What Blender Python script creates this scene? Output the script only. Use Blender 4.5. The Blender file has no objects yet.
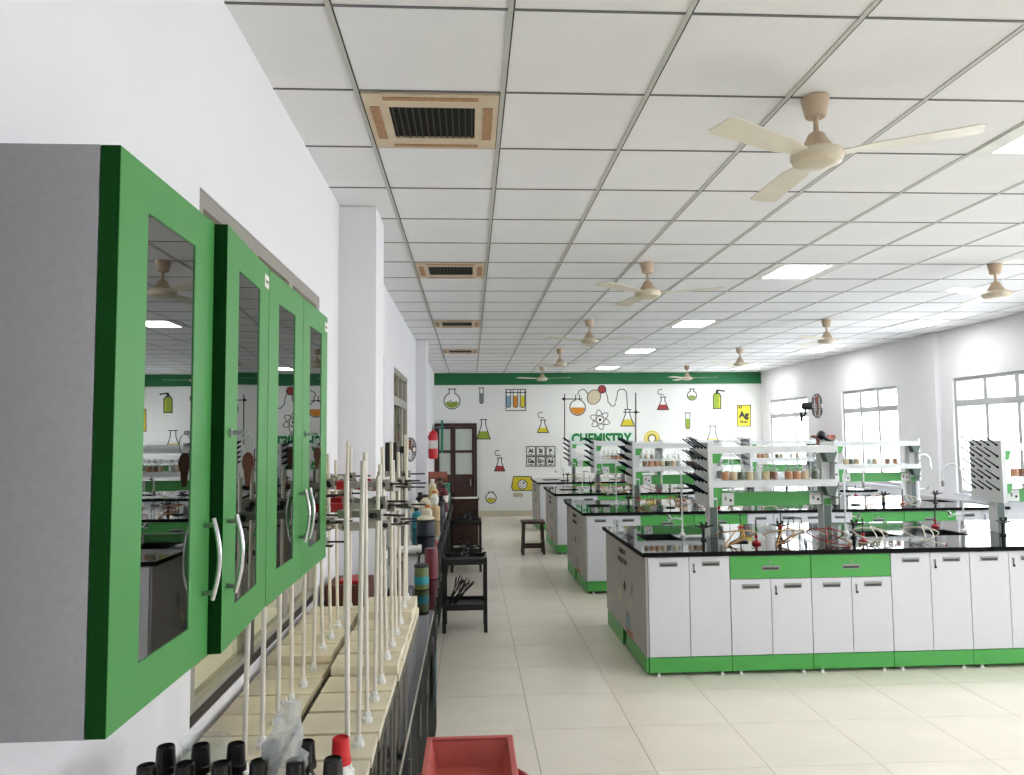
import bpy, math, random
from mathutils import Matrix, Vector
random.seed(7)
R = math.radians
C = bpy.context.scene.collection
scene = bpy.context.scene

# ------------------------------------------------------------------ camera
CAM = Vector((0, 0, 1.742))
F_PX = 747.0
yaw, pitch, roll = 0.0563, 0.0659, -0.009
fw = Vector((math.sin(yaw)*math.cos(pitch), math.cos(yaw)*math.cos(pitch), math.sin(pitch)))
r0 = Vector((math.cos(yaw), -math.sin(yaw), 0)); u0 = r0.cross(fw)
rt = r0*math.cos(roll) + u0*math.sin(roll); up = -r0*math.sin(roll) + u0*math.cos(roll)
cd = bpy.data.cameras.new('camera'); cam = bpy.data.objects.new('camera', cd); C.objects.link(cam)
cd.sensor_width = 36; cd.lens = F_PX/1024*36; cd.clip_start = .05; cd.clip_end = 200
cam.matrix_world = Matrix(((rt.x, up.x, -fw.x, CAM.x), (rt.y, up.y, -fw.y, CAM.y), (rt.z, up.z, -fw.z, CAM.z), (0, 0, 0, 1)))
scene.camera = cam

# ------------------------------------------------------------------ world, exposure
wd = bpy.data.worlds.new('overcast'); scene.world = wd; wd.use_nodes = True
bg = wd.node_tree.nodes['Background']
bg.inputs[0].default_value = (.93, .97, 1, 1); bg.inputs[1].default_value = 6.0
vs = scene.view_settings
vs.view_transform = 'Standard'; vs.look = 'None'; vs.gamma = 1; vs.use_curve_mapping = False
vs.exposure = 1.0
LED = 11.0          # strength of the ceiling light panels

# ------------------------------------------------------------------ room numbers
XL, XR, YB, YF, H = -.79, 6.58, 16.55, -3.0, 3.162
GX0, GY0, G = -.457, 2.389, .6             # ceiling grid origin and pitch
WIN_R = [(-1.3, .5), (1.8, 3.6), (4.9, 6.7), (8.05, 9.84), (11.17, 12.9), (14.25, 16.1)]
WIN_L = [(-1.0, .55), (2.2, 3.95), (5.2, 6.9), (7.8, 9.5), (11.6, 13.3)]
WZ0, WZ1, WRAIL = .93, 2.485, 2.14

# ------------------------------------------------------------------ materials
def sr(h):
    v = [int(h[i:i+2], 16)/255 for i in (0, 2, 4)]
    return tuple(c/12.92 if c <= .04045 else ((c+.055)/1.055)**2.4 for c in v)
M = {}
def mat(name, hexc, rough=.5, metal=0, var=.06, scale=8, bump=0, bscale=60, spec=.5, coat=0, em=0, trans=0, alpha=1):
    m = bpy.data.materials.new(name); m.use_nodes = True
    nt = m.node_tree; b = nt.nodes['Principled BSDF']; c = sr(hexc)
    tc = nt.nodes.new('ShaderNodeTexCoord')
    n = nt.nodes.new('ShaderNodeTexNoise'); n.inputs['Scale'].default_value = scale; n.inputs['Detail'].default_value = 4
    nt.links.new(tc.outputs['Object'], n.inputs['Vector'])
    rp = nt.nodes.new('ShaderNodeValToRGB')
    rp.color_ramp.elements[0].position = .3; rp.color_ramp.elements[1].position = .7
    rp.color_ramp.elements[0].color = tuple(max(0, x*(1-var)) for x in c)+(1,)
    rp.color_ramp.elements[1].color = tuple(min(1, x*(1+var)) for x in c)+(1,)
    nt.links.new(n.outputs['Fac'], rp.inputs[0]); nt.links.new(rp.outputs[0], b.inputs['Base Color'])
    b.inputs['Roughness'].default_value = rough; b.inputs['Metallic'].default_value = metal
    b.inputs['Specular IOR Level'].default_value = spec; b.inputs['Coat Weight'].default_value = coat
    b.inputs['Coat Roughness'].default_value = .06
    if trans: b.inputs['Transmission Weight'].default_value = trans
    if alpha < 1: b.inputs['Alpha'].default_value = alpha
    if em:
        b.inputs['Emission Color'].default_value = c+(1,); b.inputs['Emission Strength'].default_value = em
    if bump:
        n2 = nt.nodes.new('ShaderNodeTexNoise'); n2.inputs['Scale'].default_value = bscale; n2.inputs['Detail'].default_value = 3
        nt.links.new(tc.outputs['Object'], n2.inputs['Vector'])
        bp = nt.nodes.new('ShaderNodeBump'); bp.inputs['Strength'].default_value = bump; bp.inputs['Distance'].default_value = .01
        nt.links.new(n2.outputs['Fac'], bp.inputs['Height']); nt.links.new(bp.outputs[0], b.inputs['Normal'])
    M[name] = m
    return m
def glassmat(name, tint, ior, rough=.0, clear=1.0):
    """thin sheet glass: see-through straight on, mirror-like at a glancing angle"""
    m = bpy.data.materials.new(name); m.use_nodes = True; nt = m.node_tree
    nt.nodes.remove(nt.nodes['Principled BSDF']); out = nt.nodes['Material Output']
    t = nt.nodes.new('ShaderNodeBsdfTransparent'); t.inputs[0].default_value = (*tint, 1)
    g = nt.nodes.new('ShaderNodeBsdfGlossy'); g.inputs['Roughness'].default_value = rough
    f = nt.nodes.new('ShaderNodeFresnel'); f.inputs[0].default_value = ior
    x = nt.nodes.new('ShaderNodeMixShader')
    ge = nt.nodes.new('ShaderNodeNewGeometry'); mu = nt.nodes.new('ShaderNodeMath'); mu.operation = 'SUBTRACT'; mu.use_clamp = True
    nt.links.new(f.outputs[0], mu.inputs[0]); nt.links.new(ge.outputs['Backfacing'], mu.inputs[1])   # one reflection per sheet
    nt.links.new(mu.outputs[0], x.inputs[0]); nt.links.new(t.outputs[0], x.inputs[1]); nt.links.new(g.outputs[0], x.inputs[2])
    if clear < 1:
        d = nt.nodes.new('ShaderNodeBsdfDiffuse'); d.inputs[0].default_value = (.9, .92, .92, 1)
        x2 = nt.nodes.new('ShaderNodeMixShader'); x2.inputs[0].default_value = 1-clear
        nt.links.new(x.outputs[0], x2.inputs[1]); nt.links.new(d.outputs[0], x2.inputs[2]); x = x2
    nt.links.new(x.outputs[0], out.inputs[0]); M[name] = m
mat('paint', 'ECEAEE', .75, var=.015, scale=2, bump=.05, bscale=120)
mat('backpaint', 'EFEFEC', .7, var=.015, scale=2)
mat('tile', 'F0EFF0', .9, var=.03, scale=3, bump=.25, bscale=220)
mat('runner', 'C4C4BE', .5, var=.03)
mat('tee', '6E6E6E', .6, var=.03)
mat('groove', '3A3A3A', .8)
mat('floortile', 'F1EADC', .26, var=.05, scale=2.2, spec=.5)
mat('grout', '8F887A', .8)
mat('skirting', 'CFC8B2', .35, var=.04)
mat('frame', 'B4B5B7', .45, var=.03)
mat('darkframe', '2B2522', .5)
mat('green', '4EA850', .38, var=.03, scale=5)
mat('cabgreen', '459048', .42, var=.03, scale=5)
mat('blade', 'E4DCCB', .4, var=.04)
mat('sideframe', '9A958E', .45, var=.03)
mat('bandgreen', '0E6A38', .5, var=.06, scale=3)
mat('white', 'DADBE2', .35, var=.01, scale=5)
mat('greyside', '8E8C91', .55, var=.05, scale=90)
mat('endgrey', 'A5A1A0', .4, var=.03, scale=6)
mat('dark', '0C0C0C', .45, var=.2, scale=20)
mat('greenedge', '0C3A12', .85, var=.03, spec=.1)
mat('blackmatte', '0B0B0B', .75, var=.2, spec=.15)
mat('frosted', 'C8D0C8', .4, var=.03)
mat('carton', '5A3020', .7, var=.15)
mat('towel', '1C3A44', .8, var=.2)
mat('granite', '050607', .04, var=.4, scale=220, spec=.6)
mat('sinkblack', '090909', .4)
mat('chrome', 'C8C8CA', .18, metal=1, var=.02)
mat('steel', '9A9C9C', .38, metal=1, var=.05)
mat('slot', '3C3A3A', .4)
mat('rackgrey', '5D6B66', .4, var=.04)
mat('rackwhite', 'E2E5E6', .4, var=.02)
mat('peg', '070D26', .6, spec=.15)
mat('ivory', 'D8CBB4', .4, var=.05)
mat('ivorydark', 'C2AC92', .5, var=.05)
mat('acbeige', 'D8C6AC', .55, var=.06)
mat('acrust', 'B08A66', .8, var=.25, scale=60)
mat('acdark', '15130F', .8)
mat('acslat', '3A352C', .6)
mat('led', 'FFFFFB', .5, em=LED, var=0)
mat('ledframe', 'DCDCD4', .5)
mat('baseboard_wood', 'EADFC8', .6, var=.10, scale=5)
mat('rod', 'E4DDD2', .45, var=.10, scale=14)
mat('clampgrey', '9F9C94', .5, metal=.3, var=.12, scale=30)
mat('red', 'A8171B', .45, var=.1)
mat('brightred', 'D3202A', .35)
mat('amber', '120706', .12, var=.2, spec=.6)
mat('blackcap', '0B0B0C', .3)
mat('crate', 'C8625C', .45, var=.12, scale=12)
mat('tub', 'A3121E', .4, var=.1)
mat('wood', '3A2018', .5, var=.2, scale=10)
mat('brown', '8A4A35', .6, var=.2, scale=9)
mat('pinkbox', 'B06A5C', .6, var=.12, scale=9)
mat('rubber', 'B48A55', .55, var=.2, scale=25)
mat('rubberred', '8E3A2A', .55, var=.2, scale=25)
mat('rubberwhite', 'D9D2C4', .5, var=.05)
mat('orange', 'C8792E', .5, var=.1, scale=30)
mat('powder', 'D8BC92', .7, var=.1, scale=40)
mat('brownliq', '8A4A22', .3, var=.15, scale=30)
mat('greenliq', '4C5A3C', .3, var=.15, scale=30)
mat('clearliq', 'D6DAD6', .3)
mat('label', 'EDEAE2', .6)
mat('jargreen', '5D6B3A', .35, var=.15)
mat('teal', '1D8C9A', .45)
mat('tealbox', '1F8A70', .45)
mat('maroon', '6A1F2C', .4, var=.15)
mat('navy', '1C2133', .4)
mat('cream', 'E5DDC6', .6, var=.08, scale=20)
mat('white_plastic', 'ECECEA', .4)
mat('ink', '20211F', .6)
mat('m_green', '8FA62F', .6); mat('m_yellow', 'DCCB2C', .6); mat('m_orange', 'D88A1E', .6); mat('m_red', 'A6343A', .6)
mat('m_blue', '7FA3B4', .6); mat('m_white', 'F4F4F2', .6); mat('m_beige', 'CBBFA4', .6); mat('m_dgreen', '0B7A3B', .6)
mat('m_lgreen', 'DCF2E6', .6); mat('m_grey', '8C8C88', .6)
mat('stripe_yellow', 'D8A93A', .6); mat('outwall', 'E9E2BF', .7)
glassmat('pane', (.97, .98, .98), 1.25)
glassmat('cabglass', (.25, .26, .26), 4.2)
glassmat('bottleglass', (.93, .95, .94), 1.35, .02, .88)
glassmat('bag', (.9, .91, .94), 1.45, .08, .72)
glassmat('sidepane', (.8, .82, .8), 1.5)

# ------------------------------------------------------------------ mesh helpers
class MB:
    def __init__(s): s.v = []; s.f = []; s.m = []; s.X = Matrix.Identity(4); s.mi = 0
    def mx(s, X=None): s.X = X if X is not None else Matrix.Identity(4); return s
    def add(s, vs, fs):
        o = len(s.v); s.v += [tuple(s.X @ Vector(v)) for v in vs]
        s.f += [tuple(i+o for i in f) for f in fs]; s.m += [s.mi]*len(fs); return s
    def mat(s, i): s.mi = i; return s
    def box(s, x0, x1, y0, y1, z0, z1):
        return s.add([(x0,y0,z0),(x1,y0,z0),(x1,y1,z0),(x0,y1,z0),(x0,y0,z1),(x1,y0,z1),(x1,y1,z1),(x0,y1,z1)],
                     [(3,2,1,0),(4,5,6,7),(0,1,5,4),(1,2,6,5),(2,3,7,6),(3,0,4,7)])
    def cyl(s, a, b, ra, rb=None, n=12, caps=True):
        rb = ra if rb is None else rb
        a = Vector(a); b = Vector(b); d = (b-a).normalized()
        q = d.to_track_quat('Z', 'Y'); vs = []
        for c, r in ((a, ra), (b, rb)):
            for i in range(n):
                t = 2*math.pi*i/n; vs.append(c + q @ Vector((r*math.cos(t), r*math.sin(t), 0)))
        fs = [(i, (i+1) % n, n+(i+1) % n, n+i) for i in range(n)]
        if caps: fs += [tuple(range(n-1, -1, -1)), tuple(range(n, 2*n))]
        return s.add(vs, fs)
    def lathe(s, prof, n=16, c=(0, 0, 0), caps=True):
        vs = []; k = len(prof)
        for r, z in prof:
            for i in range(n):
                t = 2*math.pi*i/n; vs.append((c[0]+r*math.cos(t), c[1]+r*math.sin(t), c[2]+z))
        fs = [(j*n+i, j*n+(i+1) % n, (j+1)*n+(i+1) % n, (j+1)*n+i) for j in range(k-1) for i in range(n)]
        if caps: fs += [tuple(range(n-1, -1, -1)), tuple(range((k-1)*n, k*n))]
        return s.add(vs, fs)
    def tube(s, pts, r, n=8, closed=False):
        P = [Vector(p) for p in pts]; k = len(P); vs = []; prev = None
        for j in range(k):
            d = (P[(j+1) % k]-P[j-1]) if closed else (P[min(j+1, k-1)]-P[max(j-1, 0)])
            d.normalize()
            if prev is None:
                u = d.orthogonal().normalized()
            else:
                u = (prev - d*prev.dot(d));  u = u.normalized() if u.length > 1e-6 else d.orthogonal().normalized()
            prev = u; w = d.cross(u)
            rr = r[j] if isinstance(r, (list, tuple)) else r
            for i in range(n):
                t = 2*math.pi*i/n; vs.append(P[j]+u*rr*math.cos(t)+w*rr*math.sin(t))
        fs = [(j*n+i, j*n+(i+1) % n, ((j+1) % k)*n+(i+1) % n, ((j+1) % k)*n+i) for j in range(k if closed else k-1) for i in range(n)]
        if not closed: fs += [tuple(range(n-1, -1, -1)), tuple(range((k-1)*n, k*n))]
        return s.add(vs, fs)
    def prism(s, poly, y0, y1):
        """poly in (x, z), extruded along y"""
        n = len(poly); vs = [(x, y0, z) for x, z in poly]+[(x, y1, z) for x, z in poly]
        return s.add(vs, [tuple(range(n)), tuple(range(2*n-1, n-1, -1))]+[(i, i+n, (i+1) % n+n, (i+1) % n) for i in range(n)])
    def sphere(s, c, r, n=12, k=8, sz=1):
        return s.lathe([(max(.0005, r*math.sin(math.pi*j/k)), -r*sz*math.cos(math.pi*j/k)) for j in range(k+1)], n, c)
    def mesh(s, name, mats, smooth=True):
        me = bpy.data.meshes.new(name); me.from_pydata(s.v, [], s.f)
        for m in (mats if isinstance(mats, (list, tuple)) else [mats]): me.materials.append(M[m])
        me.polygons.foreach_set('material_index', s.m)
        if smooth:
            me.polygons.foreach_set('use_smooth', [True]*len(s.f)); me.set_sharp_from_angle(angle=R(35))
        me.update(); return me
    def build(s, name, mats, parent=None, loc=None, bevel=0, smooth=True):
        o = bpy.data.objects.new(name, s.mesh(name, mats, smooth)); C.objects.link(o)
        if parent: o.parent = parent
        if loc: o.location = loc
        if bevel:
            b = o.modifiers.new('bevel', 'BEVEL'); b.width = bevel; b.segments = 2; b.limit_method = 'ANGLE'
        return o
def inst(name, me, parent=None, loc=(0, 0, 0), rot=(0, 0, 0)):
    o = bpy.data.objects.new(name, me); C.objects.link(o); o.location = loc; o.rotation_euler = rot
    if parent: o.parent = parent
    return o
def tag(o, label, cat, group=None, kind=None):
    o['label'] = label; o['category'] = cat
    if group: o['group'] = group
    if kind: o['kind'] = kind
    return o
def thing(name, label, cat, loc=(0, 0, 0), rz=0, group=None):
    o = bpy.data.objects.new(name, None); C.objects.link(o); o.empty_display_size = .1
    o.location = loc; o.rotation_euler = (0, 0, rz)
    return tag(o, label, cat, group)
def struct(o, label, cat): o['kind'] = 'structure'; o['label'] = label; o['category'] = cat; return o
def copy_tree(o, parent=None):
    c = o.copy(); C.objects.link(c); c.parent = parent
    if parent is not None: c.matrix_parent_inverse = o.matrix_parent_inverse
    for ch in list(o.children): copy_tree(ch, c)
    return c
def place(proto, first, label, loc, rz=0, group=None, cat=None, scale=None):
    """the first call uses the prototype itself, later calls copies of it"""
    o = proto if first else copy_tree(proto)
    o.location = loc; o.rotation_euler = (0, 0, rz); o['label'] = label
    if group: o['group'] = group
    if scale: o.scale = (scale,)*3
    return o
class Proto:
    def __init__(s, o): s.o = o; s.used = False
    def put(s, label, loc, rz=0, group=None, scale=None):
        o = place(s.o, not s.used, label, loc, rz, group, None, scale); s.used = True; return o
ORD = ['first', 'second', 'third', 'fourth', 'fifth', 'sixth', 'seventh', 'eighth', 'ninth', 'tenth', 'eleventh', 'twelfth', 'thirteenth', 'fourteenth']
def text_mesh(txt, size, mname, bold=0, extr=.001, align='CENTER', sx=1):
    cu = bpy.data.curves.new('lettering', 'FONT'); cu.body = txt; cu.size = size; cu.offset = bold; cu.extrude = extr
    cu.align_x = align; cu.align_y = 'CENTER'; cu.resolution_u = 3
    o = bpy.data.objects.new('tmp', cu); C.objects.link(o)
    dg = bpy.context.evaluated_depsgraph_get(); me = bpy.data.meshes.new_from_object(o.evaluated_get(dg))
    me.materials.clear(); me.materials.append(M[mname]); me.transform(Matrix.Diagonal((sx, 1, 1, 1)))
    bpy.data.objects.remove(o); return me
def on_plane(px, py, axis, val):
    """point of the real plane axis = val that is seen at this pixel of the photograph"""
    d = fw + rt*((px-512)/F_PX) - up*((py-387.5)/F_PX)
    return CAM + d*((val-CAM[axis])/d[axis])

# ================================================================== STRUCTURE
# ------------------------------------------------------------------ floor
fl = MB().box(XL-.2, XR+.2, YF-.2, YB+.2, -.08, -.004).build('floor', 'grout')
struct(fl, 'cream polished floor of large square tiles', 'floor')
FX0, FY0 = .357, 4.562
tm = MB().box(.0015, .5985, .0015, .5985, -.006, 0).mesh('floor_tile', 'floortile', False)
far = MB()
for i in range(-2, 11):
    for j in range(-13, 22):
        x, y = FX0+.6*i, FY0+.6*j
        x0, x1, y0, y1 = max(x+.0015, XL), min(x+.5985, XR), max(y+.0015, YF), min(y+.5985, YB)
        if x1 <= x0 or y1 <= y0: continue
        if -1 <= i <= 9 and x+.6 <= XR and -3 <= j <= 7: inst('floor_tile', tm, fl, (x, y, 0))
        else: far.box(x0, x1, y0, y1, -.006, 0)
o = far.build('floor_tile_field', 'floortile', fl, smooth=False); o['kind'] = 'stuff'

# ------------------------------------------------------------------ ceiling
AC_Y = [GY0+G+3*k for k in range(4)]
LIGHTS = [(GX0+xx, GY0+G+3*k) for xx in (3.0, 6.0) for k in range(-1, 5)]
ce = MB().box(XL-.2, XR+.2, YF-.2, YB+.2, H+.02, H+.1).build('ceiling', 'groove')
struct(ce, 'white suspended tile ceiling with a metal grid', 'ceiling')
ct = MB().box(.004, .596, .004, .596, H-.002, H+.012).mesh('ceiling_tile', 'tile', False)
far = MB()
skip = set()
for y in AC_Y: skip.add((0, round((y-GY0)/G)))
for x, y in LIGHTS: skip.add((round((x-GX0)/G), round((y-GY0)/G)))
for i in range(-1, 12):
    for j in range(-9, 25):
        if (i, j) in skip: continue
        x, y = GX0+G*i, GY0+G*j
        x0, x1, y0, y1 = max(x+.004, XL), min(x+.596, XR), max(y+.004, YF), min(y+.596, YB)
        if x1 <= x0 or y1 <= y0: continue
        if -1 <= j <= 9:
            if i == -1 or i == 11: MB().box(x0-x, x1-x, .004, .596, H-.002, H+.012).build('ceiling_tile', 'tile', ce, (x, y, 0), smooth=False)
            else: inst('ceiling_tile', ct, ce, (x, y, 0))
        else: far.box(x0, x1, y0, y1, H-.002, H+.012)
o = far.build('ceiling_tile_field', 'tile', ce, smooth=False); o['kind'] = 'stuff'
for i in range(0, 12):
    x = GX0+G*i
    MB().box(-.011, .007, YF, YB, H-.006, H-.0025).mat(1).box(.0075, .0125, YF, YB, H-.005, H-.0024).build('grid_runner', ['runner', 'groove'], ce, (x, 0, 0), smooth=False)
tee = MB().box(XL, XR, -.0055, .0055, H-.0055, H-.0025).mesh('cross_tee', 'tee', False)
for j in range(-8, 24): inst('cross_tee', tee, ce, (0, GY0+G*j, 0))

# ------------------------------------------------------------------ walls
def wall_with_windows(name, x0, x1, wins, label):
    b = MB(); ys = [YF]
    for a, c in wins: ys += [a, c]
    ys.append(YB)
    for k in range(0, len(ys), 2): b.box(x0, x1, ys[k], ys[k+1], 0, H+.02)
    for a, c in wins: b.box(x0, x1, a, c, 0, WZ0); b.box(x0, x1, a, c, WZ1, H+.02)
    return struct(b.build(name, 'paint', smooth=False), label, 'wall')
wl = wall_with_windows('wall_left', XL-.2, XL, WIN_L, 'white painted wall behind the green wall cabinets')
wr = wall_with_windows('wall_right', XR, XR+.2, WIN_R, 'white painted wall with bright windows beyond the benches')
wb = struct(MB().box(XL-.2, XR+.2, YB, YB+.15, 0, H+.02).build('wall_back', 'backpaint', smooth=False), 'white end wall painted with chemistry pictures', 'wall')
wf = struct(MB().box(XL-.2, XR+.2, YF-.15, YF, 0, H+.02).build('wall_front', 'paint', smooth=False), 'plain white wall behind the viewer', 'wall')
for y0, y1, xe in ((4.53, 4.93, -.567), (10.9, 11.3, -.63)):
    MB().box(XL, xe, y0, y1, 0, H-.006).build('pilaster', 'paint', wl, smooth=False)
MB().box(XR-.07, XR, 10.1, 10.6, 0, H-.006).build('pilaster', 'paint', wr, smooth=False)
MB().box(XL, XR, YB-.03, YB, H-.265, H-.007).build('green_band', 'bandgreen', wb, smooth=False)['label'] = 'dark green band along the top of the wall'
struct(MB().box(.17, XR, YB-.015, YB, .001, .125).build('baseboard_back', 'skirting', smooth=False), 'cream tiled skirting along the far wall', 'baseboard')
struct(MB().box(XR-.012, XR, YF, 10.09, .001, .12).build('baseboard_right', 'skirting', smooth=False), 'cream skirting under the bright windows', 'baseboard')

# ------------------------------------------------------------------ windows (three lights wide with a fanlight row above)
wn = 0
def window(side, a, c, label):
    global wn; wn += 1
    x0, x1 = (XR+.03, XR+.09) if side > 0 else (XL-.055, XL-.006)
    root = bpy.data.objects.new('window_%d' % wn, None); C.objects.link(root); root.location = (0, 0, 0)
    struct(root, label, 'window')
    e = .05; fm = 'frame' if side > 0 else 'sideframe'
    MB().box(x0, x1, a, a+e, WZ0, WZ1).box(x0, x1, c-e, c, WZ0, WZ1).box(x0, x1, a+e, c-e, WZ0, WZ0+e).box(x0, x1, a+e, c-e, WZ1-e, WZ1).build('window_frame', fm, root, smooth=False)
    MB().box(x0-.005, x1+.005, a+e, c-e, WRAIL-.045, WRAIL+.045).build('transom', fm, root, smooth=False)
    w = (c-a-2*e)/3
    for k in (1, 2):
        y = a+e+w*k
        MB().box(x0, x1, y-.036, y+.036, WRAIL+.045, WZ1-e).build('mullion', fm, root, smooth=False)
        MB().box(x0+.01, x1-.01, y-.028, y+.028, WZ0+e, WRAIL-.045).build('sash_bar', fm, root, smooth=False)
    xm = (x0+x1)/2
    for k in range(3):
        y = a+e+w*k
        MB().box(xm-.002, xm+.002, y+.022, y+w-.022, WRAIL+.045, WZ1-e).build('pane', 'pane' if side > 0 else 'sidepane', root, smooth=False)
        MB().box(xm-.002, xm+.002, y+.022, y+w-.022, WZ0+e, WRAIL-.045).build('pane', 'pane' if side > 0 else 'sidepane', root, smooth=False)
    if side < 0:
        MB().box(x1+.0005, x1+.005, a+.01, c-.01, WZ0+.002, WZ0+.03).build('sill_track', 'darkframe', root, smooth=False)
        MB().box(x1+.0002, x1+.004, a+e+w-.05, a+e+w+.03, WZ0+.031, WRAIL-.046).build('sash_stile', 'darkframe', root, smooth=False)
    if side > 0: MB().box(XR-.03, XR+.03, a-.02, c+.02, WZ0-.03, WZ0-.002).build('window_sill', 'white', root, smooth=False)
    # daylight portal: lets the renderer find the sky through this opening
    ld = bpy.data.lights.new('daylight_portal', 'AREA'); ld.shape = 'RECTANGLE'; ld.size = WZ1-WZ0; ld.size_y = c-a
    ld.cycles.is_portal = True
    lo = bpy.data.objects.new('daylight_portal', ld); C.objects.link(lo); lo.parent = root
    lo.location = ((XR+.19) if side > 0 else (XL-.19), (a+c)/2, (WZ0+WZ1)/2)
    lo.rotation_euler = (0, R(90) if side > 0 else R(-90), 0)
for k, (a, c) in enumerate(WIN_R):
    window(1, a, c, 'bright aluminium window in the right wall, %s from the far end' % ORD[len(WIN_R)-1-k])
for k, (a, c) in enumerate(WIN_L):
    window(-1, a, c, ['grey framed window in the left wall behind the viewer', 'grey framed window behind the green wall cabinets', 'left wall window hidden behind the white pilaster',
                      'narrow looking left wall window past the white pilaster', 'left wall window nearest the dark door'][k])
# a pale wall outside the near left window
MB().box(-2.9, -2.8, YF, YB+.2, 0, 3.2).build('corridor_wall', 'outwall', wl, smooth=False)
MB().box(-2.8, -2.79, YF, YB+.2, .55, .66).build('reflection_stripe', 'stripe_yellow', wl, smooth=False)  # yellow reflection in the window glass, put in as a coloured strip
MB().box(-2.45, XL-.2, YF, YB+.2, 2.75, 2.85).build('added_shade_roof', 'outwall', wl, smooth=False)  # roof added to dim the daylight outside the left windows
MB().box(-2.9, XL-.2, YF, YB+.2, -.08, 0).build('corridor_floor', 'grout', wl, smooth=False)

# ------------------------------------------------------------------ dark door in the far left corner
d1 = bpy.data.objects.new('door_1', None); C.objects.link(d1); d1.location = (-.31, YB, 0)
struct(d1, 'dark double door with glass upper panes at the end of the left aisle', 'door')
MB().box(-.475, -.42, -.06, -.002, .002, 2.05).box(.40, .455, -.06, -.002, .002, 2.05).box(-.42, .40, -.06, -.002, 1.98, 2.05).build('door_frame', 'wood', d1)
for x0, x1 in ((-.418, -.075), (-.065, .398)):
    lf = MB().box(x0, x1, -.05, -.01, .004, .93).box(x0, x0+.05, -.05, -.01, .93, 1.975).box(x1-.05, x1, -.05, -.01, .93, 1.975).box(x0+.05, x1-.05, -.05, -.01, 1.40, 1.46).box(x0+.05, x1-.05, -.05, -.01, 1.925, 1.975).build('door_leaf', 'wood', d1)
    for z0, z1 in ((.93, 1.40), (1.46, 1.925)): MB().box(x0+.05, x1-.05, -.032, -.028, z0, z1).build('pane', 'frosted', lf, smooth=False)
MB().box(.30, .33, -.1, -.05, .8, .83).box(.30, .33, -.11, -.09, .68, .83).build('door_handle', 'chrome', d1)

# ------------------------------------------------------------------ pictures painted on the far wall
def W2(px, py):
    q = on_plane(px, py, 1, YB); return (q.x, q.z)
class Art:
    """flat painted picture: filled outlines and ink lines in a wall plane"""
    def __init__(s): s.b = MB(); s.lay = 0; s.mats = []
    def mi(s, m):
        if m not in s.mats: s.mats.append(m)
        s.b.mat(s.mats.index(m))
    def fill(s, pts, m):
        s.mi(m); s.lay += 1; y = YB-.0006-.0004*s.lay
        P = [W2(*p) for p in pts]; s.b.add([(x, y, z) for x, z in P], [tuple(range(len(P)))]); return s
    def line(s, pts, w=.9, m='ink', closed=False):
        s.mi(m); s.lay += 1; y = YB-.0006-.0004*s.lay
        n = len(pts); h = w/2
        for k in range(n if closed else n-1):
            (ax, ay), (bx, by) = pts[k], pts[(k+1) % n]
            L = math.hypot(bx-ax, by-ay) or 1; ux, uy = (bx-ax)/L, (by-ay)/L; e = h*.8
            q = [(ax-ux*e-uy*h, ay-uy*e+ux*h), (bx+ux*e-uy*h, by+uy*e+ux*h), (bx+ux*e+uy*h, by+uy*e-ux*h), (ax-ux*e+uy*h, ay-uy*e-ux*h)]
            s.b.add([(x, y, z) for x, z in (W2(*p) for p in q)], [(0, 1, 2, 3)])
        return s
    def text(s, txt, px, py, hpx, m='ink', bold=0, sx=1):
        x, z = W2(px, py); s.lay += 1
        o = inst('lettering', text_mesh(txt, hpx*.0233*1.38, m, bold, .0004, sx=sx), None, (x, YB-.004, z), (R(90), 0, 0)); s.texts = getattr(s, 'texts', [])+[o]; return s
    def done(s, name):
        o = s.b.build(name, s.mats, wb, smooth=False)
        for t in getattr(s, 'texts', []): t.parent = o
        return o
def circ(cx, cy, r, a0=0, a1=360, n=24, ry=None, rot=0):
    ry = r if ry is None else ry; c, s_ = math.cos(R(rot)), math.sin(R(rot)); out = []
    for k in range(n+1):
        t = R(a0+(a1-a0)*k/n); x, y = r*math.cos(t), ry*math.sin(t); out.append((cx+x*c-y*s_, cy+x*s_+y*c))
    return out
def round_flask(name, cx, cy, r, liq, top):
    a = Art(); a.fill(circ(cx, cy, r), 'm_white'); a.fill(circ(cx, cy, r*.86, 10, 170), liq)
    a.line(circ(cx, cy, r, -70, 250)); a.line([(cx-r*.34, cy-r*.94), (cx-r*.34, top)]); a.line([(cx+r*.34, cy-r*.94), (cx+r*.34, top)]); a.line([(cx-r*.5, top), (cx+r*.5, top)])
    a.line([(cx-r*.6, cy+r*.2), (cx-r*.2, cy-r*.05), (cx+r*.2, cy+r*.25), (cx+r*.6, cy)], .6); a.done(name)
def cone_flask(name, cx, top, bot, hw, liq, smoke=False):
    a = Art(); h = bot-top; nk = hw*.32; ys = top+h*.3; ym = top+h*.6; wm = nk+(hw-nk)*(ym-ys)/(bot-ys)
    a.fill([(cx-nk, top), (cx+nk, top), (cx+nk, ys), (cx+hw, bot), (cx-hw, bot), (cx-nk, ys)], 'm_white')
    a.fill([(cx-wm, ym), (cx+wm, ym), (cx+hw*.95, bot-.4), (cx-hw*.95, bot-.4)], liq)
    a.line([(cx-nk, top), (cx-nk, ys), (cx-hw, bot), (cx+hw, bot), (cx+nk, ys), (cx+nk, top)]); a.line([(cx-nk*1.5, top), (cx+nk*1.5, top)])
    if smoke: a.line([(cx+hw*.1, top-2)]+circ(cx-hw*.4, top-5, hw*.5, 60, 300, 10), .7)
    a.done(name)
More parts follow.
